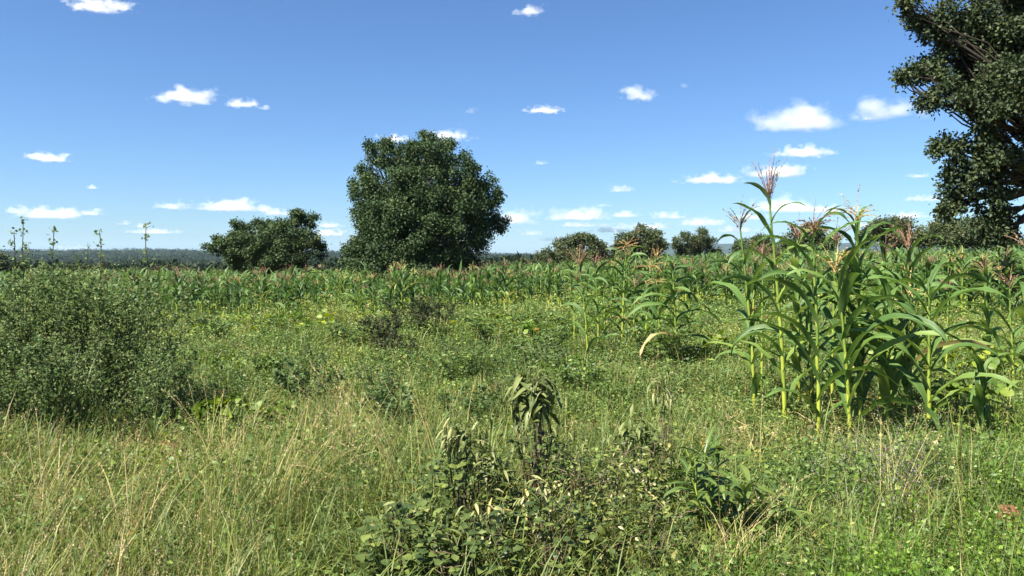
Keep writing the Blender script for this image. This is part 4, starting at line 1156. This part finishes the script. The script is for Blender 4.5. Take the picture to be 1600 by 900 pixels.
def build_left_weeds():
    rng = np.random.default_rng(404)
    G = "tall dark weeds with leafless spikes at left"
    tall_weed("tall dark weed at the left edge with no spike above its leaves", G, -30, 9.2, 430, [], .62, rng)
    tall_weed("tall dark weed with twin bare spikes rising over the ridge", G, 30, 9.5, 425, [(22, 366), (36, 345)], .55, rng)
    tall_weed("tall dark weed with a single straight bare spike, second from the left edge", G, 88, 9.8, 432, [(84, 364)], .5, rng)
    tall_weed("tall dark weed whose spike carries withered drooping leaves", G, 148, 9.6, 424, [(156, 366)], .5, rng)
    tall_weed("tall dark weed with a slender spike that still holds green leaves", G, 215, 9.6, 445, [(228, 354)], .5, rng)
    tall_weed("low dark weed on the right flank of the tall spiked weeds", G, 252, 9.0, 550, [], .34, rng, 24)
    tall_weed("dark leafy weed low in front of the tall spiked weeds", G, 110, 8.5, 545, [], .55, rng, 30)
    tall_weed("dark leafy weed low at the left edge in front of the spiked weeds", G, 5, 8.4, 530, [], .5, rng, 28)
    # bright grass-like tuft among them
    x, y = world_xy(95, 8.3); z = float(gz(x, y))
    root = thing("grass_tuft", "fresh green broad bladed grass tuft among the dark weeds", "grass tuft", (x, y, z))
    mb = MB(); n = 60
    ribbons(mb, np.c_[rng.normal(0, .1, (n, 2)), np.zeros(n)], rng.uniform(0, 6.28, n), rng.uniform(.7, 1.25, n), .018, rng.uniform(.05, .35, n), rng.uniform(.3, 1.4, n), 7, [.7, 1, .9, .7, .4, .04], 3, .3, 1.6, tint=rng.uniform(0, .4, n), rng=rng)
    mb.build("blades", M['grass'], root)
    # dark weeds in the middle of the clearing
    G = "dark weeds in the middle of the clearing"
    for (u, d, tv, sp, lab) in ((640, 17.0, 462, .75, "blackish green weed clump in front of the maize below the large tree"),
                                (596, 15.5, 490, .7, "dark weed clump left of the blackish one in the clearing"),
                                (668, 18.5, 468, .6, "purplish dark weed behind the blackish clump"),
                                (622, 14.0, 515, .6, "small dark weed nearest to the viewer in the clearing"),
                                (545, 16.0, 495, .5, "grey green bushy weed left of the dark clumps")):
        x, y = world_xy(u, d); z = float(gz(x, y))
        root = thing("dark_weed", lab, "weed", (x, y, z), 0, G)
        sb, lb = leafy_stems(rng, 12, max(z_at(tv, d) - z, .5), sp, 130, .05, .026, .05, .7, 8, .007, tints=(.1, .95))
        sb.build("stem", M['woody'], root); lb.build("foliage", M['darkweed'] if 'grey' not in lab else M['tallweed'], root)


def build_clearing_weeds():
    rng = np.random.default_rng(808)
    protos = []
    spots = []
    while len(spots) < 58:
        d = rng.uniform(6.5, 22); u = rng.uniform(300, 1150)
        if d < 8.5 and u > 560: continue
        if u < 560 and d < 16 and rng.random() < .75: continue
        spots.append((u, d))
    kinds = (('herb', .62, .30, .06, .034), ('tallweed', .7, .28, .05, .02), ('herb', .5, .36, .085, .055), ('lush', .45, .32, .075, .05), ('tallweed', .6, .34, .07, .035), ('herb', .8, .22, .09, .022), ('pumpkin', .4, .4, .09, .07))
    labs = ("leafy olive green weed clump standing out of the grass in the clearing", "upright grey green weed standing out of the grass in the clearing")
    for i, (u, d) in enumerate(spots):
        x, y = world_xy(u, d); z = float(gz(x, y)); k = i % len(kinds)
        if i < len(kinds):
            mat, h, r, ll, lw = kinds[k]
            root = thing("leafy_weed", labs[mat == 'tallweed'], "weed", (x, y, z), 0, "leafy weeds scattered over the clearing")
            sb, lb = leafy_stems(rng, 12, h, r, 70, ll, lw, .15, .75, 4, .004, tints=(.1, .8))
            sb.build("stem", M['woody'], root); lb.build("foliage", M[mat], root)
            protos.append(root)
        else:
            root = copy_tree(protos[k]); root.location = (x, y, z)
        root.rotation_euler = (0, 0, float(rng.uniform(0, 6.28))); sc = float(rng.uniform(.6, 1.15)); root.scale = (sc * 1.15, sc * 1.15, sc)


def hanging_cluster(lb, c, n, L, W, rng, tints, spread=.05, th=(1.9, 2.9)):
    n = int(n * 2.6); L = L * .8; W = W * .8
    P = np.asarray(c)[None] + rng.normal(0, 1, (n, 3)) * np.array([spread * .9, spread * .9, spread * 1.3])
    ribbons(lb, P, rng.uniform(0, 6.28, n), L * rng.uniform(.6, 1.2, n), W * rng.uniform(.7, 1.1, n), rng.uniform(1.3, 2.7, n), rng.uniform(.3, 1.1, n), 5, [.15, .75, 1, .9, .55, .05], 3, .3, .8, rng.normal(0, .5, n), .08, rng.uniform(*tints, n), rng)


def oval_leaves(lb, P, rng, L, W, tints, th=(.9, 1.7), bend=(.2, .9)):
    n = len(P)
    ribbons(lb, P, rng.uniform(0, 6.28, n), L * rng.uniform(.7, 1.25, n), W * rng.uniform(.8, 1.2, n), rng.uniform(*th, n), rng.uniform(*bend, n), 5, [.1, .8, 1, .95, .6, .05], 3, .22, 1, rng.normal(0, .4, n), .05, rng.uniform(*tints, n), rng)


GB = []      # where grass grows through the front shrubs


def build_front_shrubs():
    rng = np.random.default_rng(505)
    G = "leafy shrubs in the centre foreground"

    def shrub(u, d, top_v, spread, lab, n_ov, ov, tints, clusters, name="leafy_shrub", stems=7, mat='broad', ntop=1.0, pale=(.15, .85)):
        x, y = world_xy(u, d); z = float(gz(x, y)); H = z_at(top_v, d) - z
        root = thing(name, lab, "shrub", (x, y, z), 0, G)
        sb, lb, wb = MB(), MB(), MB()
        for i in range(stems):
            a = rng.uniform(0, 6.28); r = spread * rng.uniform(.3, 1)
            e = np.array([math.cos(a) * r, math.sin(a) * r, H * rng.uniform(.55, .97)])
            p = limb(sb, (math.cos(a) * r * .3, math.sin(a) * r * .3, -.05), e, .008, .003, rng, .2, 5, 9)
            for _ in range(3):
                j = rng.integers(3, 8); dd = rng.normal(size=3); dd[2] = abs(dd[2]) * .5; 
                limb(sb, p[j], p[j] + dd / np.linalg.norm(dd) * spread * .5, .004, .002, rng, .15, 4, 5)
        ph = rng.normal(size=(n_ov, 3)); ph /= np.linalg.norm(ph, axis=1, keepdims=True)
        rr = rng.uniform(.45, 1.05, (n_ov, 1)) ** .6
        P = ph * rr * np.array([spread, spread, H * .5]) + np.array([0, 0, H * .45]); P[:, 2] = np.maximum(P[:, 2], .04)
        oval_leaves(lb, P, rng, ov[0] * .8, ov[1] * .8, tints)
        m2 = n_ov
        ph = rng.normal(size=(m2, 3)); ph /= np.linalg.norm(ph, axis=1, keepdims=True)
        P = ph * rng.uniform(.6, 1.15, (m2, 1)) * np.array([spread, spread, H * .5]) + np.array([0, 0, H * .45]); P[:, 2] = np.maximum(P[:, 2], .04)
        cards(lb, P, ph + rng.normal(0, .6, (m2, 3)), rng.uniform(.025, .06, m2), rng.uniform(.012, .026, m2), np.clip(rng.uniform(tints[0], tints[1] + .15, m2), 0, 1), .2, rng, droop=.2)
        for (cu, cv, n, L, W) in clusters:
            c = np.array([(cu - 800) / FPX * d - x, rng.normal(0, .06), z_at(cv, d) - z])
            limb(sb, (c[0] * .4, 0, c[2] * .35), c, .008, .004, rng, .15, 5, 9)
            hanging_cluster(wb, c, n, L, W, rng, pale)
        gn = 46; ga = rng.uniform(0, 6.28, gn); gr = spread * np.sqrt(rng.random(gn))
        GB.append((x + np.cos(ga) * gr, y + np.sin(ga) * gr, H))
        sb.build("stem", M['woody'], root); lb.build("foliage", M[mat], root)
        if clusters: wb.build("wilted_leaves", M['wilted'], root)
        return root

    shrub(725, 5.3, 690, .36, "wilting shrub with pale drooping leaf tufts and large dark leaves at its foot", 330, (.10, .062), (.05, .8),
          [(712, 680, 20, .17, .032), (732, 676, 16, .16, .03), (758, 705, 8, .15, .03), (700, 690, 9, .14, .026), (770, 738, 14, .16, .028), (783, 730, 9, .2, .024), (720, 740, 12, .13, .03), (745, 720, 8, .15, .03), (790, 790, 8, .12, .025)], "wilted_shrub")
    shrub(835, 5.6, 640, .26, "tallest wilting shrub with big dark hanging leaves topped by straw coloured tips", 170, (.09, .05), (.05, .7),
          [(836, 605, 14, .28, .07), (824, 615, 9, .26, .06), (848, 612, 10, .26, .055), (838, 588, 12, .1, .02), (806, 622, 8, .17, .035), (850, 595, 9, .12, .02), (822, 672, 9, .1, .026), (862, 678, 9, .1, .026), (800, 640, 8, .15, .03)], "wilted_shrub", pale=(0, .7))
    shrub(935, 5.5, 690, .50, "bushy shrub with small yellow green leaves right of the wilting shrubs", 620, (.062, .03), (.3, .97),
          [(900, 702, 9, .10, .02), (950, 735, 10, .09, .022), (905, 745, 9, .09, .022), (980, 740, 9, .10, .02)], pale=(.3, .75))
    shrub(1000, 5.9, 655, .28, "grey leaved drooping shrub behind the yellow green one", 150, (.09, .042), (.3, .9),
          [(985, 672, 14, .14, .035), (1005, 668, 12, .15, .035), (1020, 690, 9, .14, .03), (968, 690, 8, .12, .03)], "wilted_shrub", pale=(.15, .7))
    shrub(1040, 6.4, 625, .12, "narrow withered shrub with curled greyish tips in the grass", 46, (.08, .036), (.4, .95),
          [(1036, 600, 12, .14, .024), (1046, 610, 10, .14, .026), (1030, 612, 8, .12, .024)], "wilted_shrub", stems=4, pale=(.3, .9))
    shrub(640, 4.7, 785, .34, "low shrub with large round dark leaves at the bottom of the view", 230, (.095, .07), (.1, .8), [(612, 800, 6, .12, .03)])
    shrub(850, 4.7, 760, .38, "low dark leaved shrub at the bottom centre below the tallest wilting one", 300, (.085, .05), (.05, .85), [(820, 772, 9, .12, .022), (846, 790, 9, .14, .03), (770, 800, 9, .14, .03)], pale=(.4, 1))
    shrub(735, 4.5, 800, .36, "low broad leaved shrub at the bottom left of the wilting shrub", 260, (.09, .06), (.05, .8), [(742, 810, 8, .12, .03), (700, 830, 7, .12, .03)])
    shrub(985, 4.9, 770, .42, "dark low shrub at the bottom between the yellow green and lance leaved plants", 300, (.07, .035), (.05, .8), [])

    # lance leaved plant
    x, y = world_xy(1125, 5.2); z = float(gz(x, y)); H = z_at(700, 5.2) - z
    root = thing("lance_leaved_plant", "weed with long lance shaped green leaves and orange tips", "weed", (x, y, z))
    sb, lb, fb = MB(), MB(), MB()
    for i, (tu, tv) in enumerate(((1075, 705), (1105, 712), (1130, 720), (1160, 740), (1205, 745), (1090, 760), (1215, 780))):
        e = np.array([(tu - 800) / FPX * 5.2 - x, rng.normal(0, .12), z_at(tv, 5.2) - z])
        p = limb(sb, (rng.normal(0, .03), rng.normal(0, .03), -.05), e, .008, .004, rng, .1, 6, 9)
        n = 17
        t = np.clip(rng.uniform(.25, 1.05, n), 0, 1) * 8; i0 = np.minimum(t.astype(int), 7); f = (t - i0)[:, None]
        P = p[i0] * (1 - f) + p[i0 + 1] * f
        ribbons(lb, P, rng.uniform(0, 6.28, n), rng.uniform(.17, .32, n), rng.uniform(.034, .055, n), rng.uniform(.5, 1.1, n), rng.uniform(.6, 1.6, n), 7, [.15, .6, .95, 1, .85, .5, .03], 3, .3, 1.1, rng.normal(0, .4, n), .08, rng.uniform(.1, .9, n), rng)
        if i in (0, 1, 4):
            m = 16; c = e + np.array([0, 0, .02])
            cards(fb, c + rng.normal(0, .014, (m, 3)) + np.c_[np.zeros((m, 2)), rng.uniform(0, .1, m)], rng.normal(size=(m, 3)) + [0, 0, 1], .02, .007, rng.random(m), .2, rng)
    sb.build("stem", M['maize_stalk'], root); lb.build("foliage", M['lance'], root); fb.build("flower_tips", M['orange_tip'], root)

    # arching grass tufts
    G = "tufts of long arching grass stalks"
    for (u, d, n, Lm, az0, azs, lab) in ((652, 5.6, 46, 1.05, PI * .98, .55, "large fan of long yellow green grass stalks arching to the left"),
                                          (700, 6.4, 22, 1.1, PI * .9, .8, "sparse tuft of long pale grass stalks behind the wilting shrub"),
                                          (1120, 4.6, 26, .75, -.3, 1.0, "tuft of dry reddish grass stalks leaning right at the bottom"),
                                          (1400, 5.6, 16, .8, PI * .2, 1.0, "open tuft of straw coloured stalks in front of the foremost maize"),
                                          (1490, 5.2, 20, .95, PI * .9, .5, "tuft of thin green stalks arching left near the lower right corner"),
                                          (470, 6.8, 22, .85, PI * .1, .9, "sparse tuft of fine yellow stalks in the grass left of the fan"),
                                          (420, 5.6, 40, .9, PI * .1, .8, "dense tuft of green grass stalks arching right in the left foreground"),
                                          (560, 7.2, 34, 1.0, PI * .95, .7, "tall loose tuft of grass stalks bending left in the middle of the clearing"),
                                          (330, 7.6, 34, .8, PI * .5, 2.0, "bushy yellowish grass tuft beside the right flank of the dark weeds"),
                                          (1190, 6.6, 30, .85, PI * .8, .9, "leaning straw grass tuft at the left foot of the tall maize"),
                                          (200, 5.2, 26, .85, PI * .5, 2.5, "upright tuft of pale dry grass in the left foreground"),
                                          (60, 5.8, 24, .8, PI * .5, 2.5, "tuft of bleached grass with pale plumes at the left edge")):
        x, y = world_xy(u, d); z = float(gz(x, y))
        root = thing("grass_tuft", lab, "grass tuft", (x, y, z), 0, G)
        mb = MB()
        az = rng.normal(az0, azs, n)
        C = ribbons(mb, np.c_[rng.normal(0, .05, (n, 2)), np.full(n, -.02)], az, Lm * rng.uniform(.65, 1.25, n), .0055, rng.uniform(.15, .75, n), rng.uniform(.2, .95, n), 9, [1, .95, .9, .8, .6, .35], power=1.4,
                    tint=np.clip(rng.normal(.28 if 'dry' not in lab and 'bleach' not in lab else .62, .14, n), 0, .8), rng=rng)
        hb = mb; m = 12
        tips = C[:, -1]; dirs = C[:, -1] - C[:, -2]; dirs /= np.linalg.norm(dirs, axis=1, keepdims=True)
        P = (tips[:, None] - dirs[:, None] * rng.uniform(0, .12, (n, m, 1))).reshape(-1, 3)
        cards(hb, P, (dirs[:, None] + rng.normal(0, .35, (n, m, 3))).reshape(-1, 3), .018, .006, rng.uniform(.3, 1, n * m), .2, rng)
        mb.build("stalks", M['straw'], root)


def build_vines():
    rng = np.random.default_rng(606)
    G = "pumpkin vines creeping over the weeds"
    for (u, d, n, sx, lab, fl) in ((790, 19.5, 130, 2.2, "yellow green pumpkin vine with an orange flower left of the middle maize clump", True),
                                   (455, 21.0, 110, 2.4, "yellow green pumpkin vine below the small spreading tree", False),
                                   (1125, 14.5, 70, .8, "bright yellow leaved pumpkin vine between the wilted maize and the tall clump", False),
                                   (1545, 13.0, 170, 1.9, "broad yellow green pumpkin vine under the overhanging tree", False),
                                   (1520, 9.4, 60, .9, "green pumpkin vine with yellowing leaves right of the tall maize clump", False)):
        x, y = world_xy(u, d); z = float(gz(x, y))
        root = thing("pumpkin_vine", lab, "vine", (x, y, z), 0, G)
        sb, lb = MB(), MB()
        px = rng.normal(0, sx * .45, n); py = rng.normal(0, sx * .6, n); h = rng.uniform(.15, .42, n)
        th = rng.uniform(.2, 1.3, n)
        zz = gz(x + px, y + py) - z
        for i in range(n):
            limb(sb, (px[i], py[i], zz[i]), (px[i], py[i], zz[i] + h[i]), .004, .003, rng, .1, 4, 4)
        ribbons(lb, np.stack([px, py, zz + h], -1), rng.uniform(0, 6.28, n), rng.uniform(.09, .17, n), rng.uniform(.10, .18, n), th, rng.uniform(.1, .8, n), 6, [.5, .95, 1, .97, .8, .5, .12], 3, .15, 1, 0, .10, rng.uniform(.1, 1, n), rng)
        order = np.argsort(px)
        tube(sb, np.stack([px, py, zz + .06], -1)[order], .006, 4, .3)
        sb.build("stem", M['maize_stalk'], root); lb.build("foliage", M['pumpkin'], root)
        if fl:
            fb = MB(); c = np.array([(838 - 800) / FPX * 16.0 - x, 16.0 - y, .42 + float(gz(world_xy(838, 16)[0], 16)) - z])
            ribbons(fb, np.repeat(c[None], 6, 0), np.arange(6) * PI / 3, .085, .05, .45, .9, 4, [.4, .9, 1, .6, .05], 3, .2, tint=.5, rng=rng)
            fl_o = fb.build("flower", M['petal'], root)
            s2 = MB(); limb(s2, c - [0, 0, .4], c, .004, .004, rng, .05, 4, 4); s2.build("flower_stalk", M['maize_stalk'], fl_o)
    # clod of earth
    x, y = world_xy(1576, 5.2)
    d = 5.2; z = z_at(805, d)
    mb = MB(); n1, n2 = 16, 10
    a = np.linspace(0, 2 * PI, n1, endpoint=False); b = np.linspace(0, PI * .5, n2)
    A, B = np.meshgrid(a, b)
    r = 1 + .12 * np.sin(A * 3 + 1) * np.sin(B * 2) + .08 * np.sin(A * 5 + B * 4)
    zz0 = float(gz(x, y)); hz = z_at(790, d) - zz0
    V = np.stack([.07 * r * np.sin(B) * np.cos(A), .08 * r * np.sin(B) * np.sin(A), hz * (np.cos(B) * .25 + .75) * r - (r - 1) * hz * .8], -1)
    V = np.concatenate([V, (V[-1:] * np.array([1.15, 1.15, 0]))], 0)
    n2 += 1
    i = np.arange(n2 - 1)[:, None] * n1; j = np.arange(n1)[None]; j2 = (j + 1) % n1
    mb.add(V.reshape(-1, 3), np.stack([i + j, i + j2, i + n1 + j2, i + n1 + j], -1).reshape(-1, 4), .5)
    o = mb.build("earth_mound", M['clod']); o.location = (x, y, zz0)
    tag(o, "small rusty brown rounded earth mound among bright herbs at lower right", "earth mound")


def build_haze():
    import bmesh
    bm = bmesh.new(); bmesh.ops.create_cube(bm, size=1)
    me = bpy.data.meshes.new("haze"); bm.to_mesh(me); bm.free()
    o = bpy.data.objects.new("haze", me); COL.objects.link(o)
    top, bot = 190.0, -14.0
    o.scale = (26000, 26000, top - bot); o.location = (0, 0, (top + bot) / 2)
    m = bpy.data.materials.new("haze_air"); m.use_nodes = True
    nt = m.node_tree; nt.nodes.clear()
    v = nt.nodes.new("ShaderNodeVolumePrincipled")
    v.inputs["Color"].default_value = (.52, .74, 1, 1); v.inputs["Density"].default_value = 4.6e-5; v.inputs["Anisotropy"].default_value = .1
    v.inputs["Density Attribute"].default_value = ""
    out = nt.nodes.new("ShaderNodeOutputMaterial"); nt.links.new(v.outputs[0], out.inputs["Volume"])
    me.materials.append(m)
    tag(o, "thin pale haze in the air over the land", "haze", kind="stuff")


import time
_t = time.time()
for fn in (build_ground, build_hills, build_haze, build_far_woodland, build_clouds, build_background_trees, build_big_trees, build_field, build_foreground_maize,
           build_left_weeds, build_clearing_weeds, build_front_shrubs, build_vines, build_grass):
    fn(); print("BUILT", fn.__name__, round(time.time() - _t, 1))
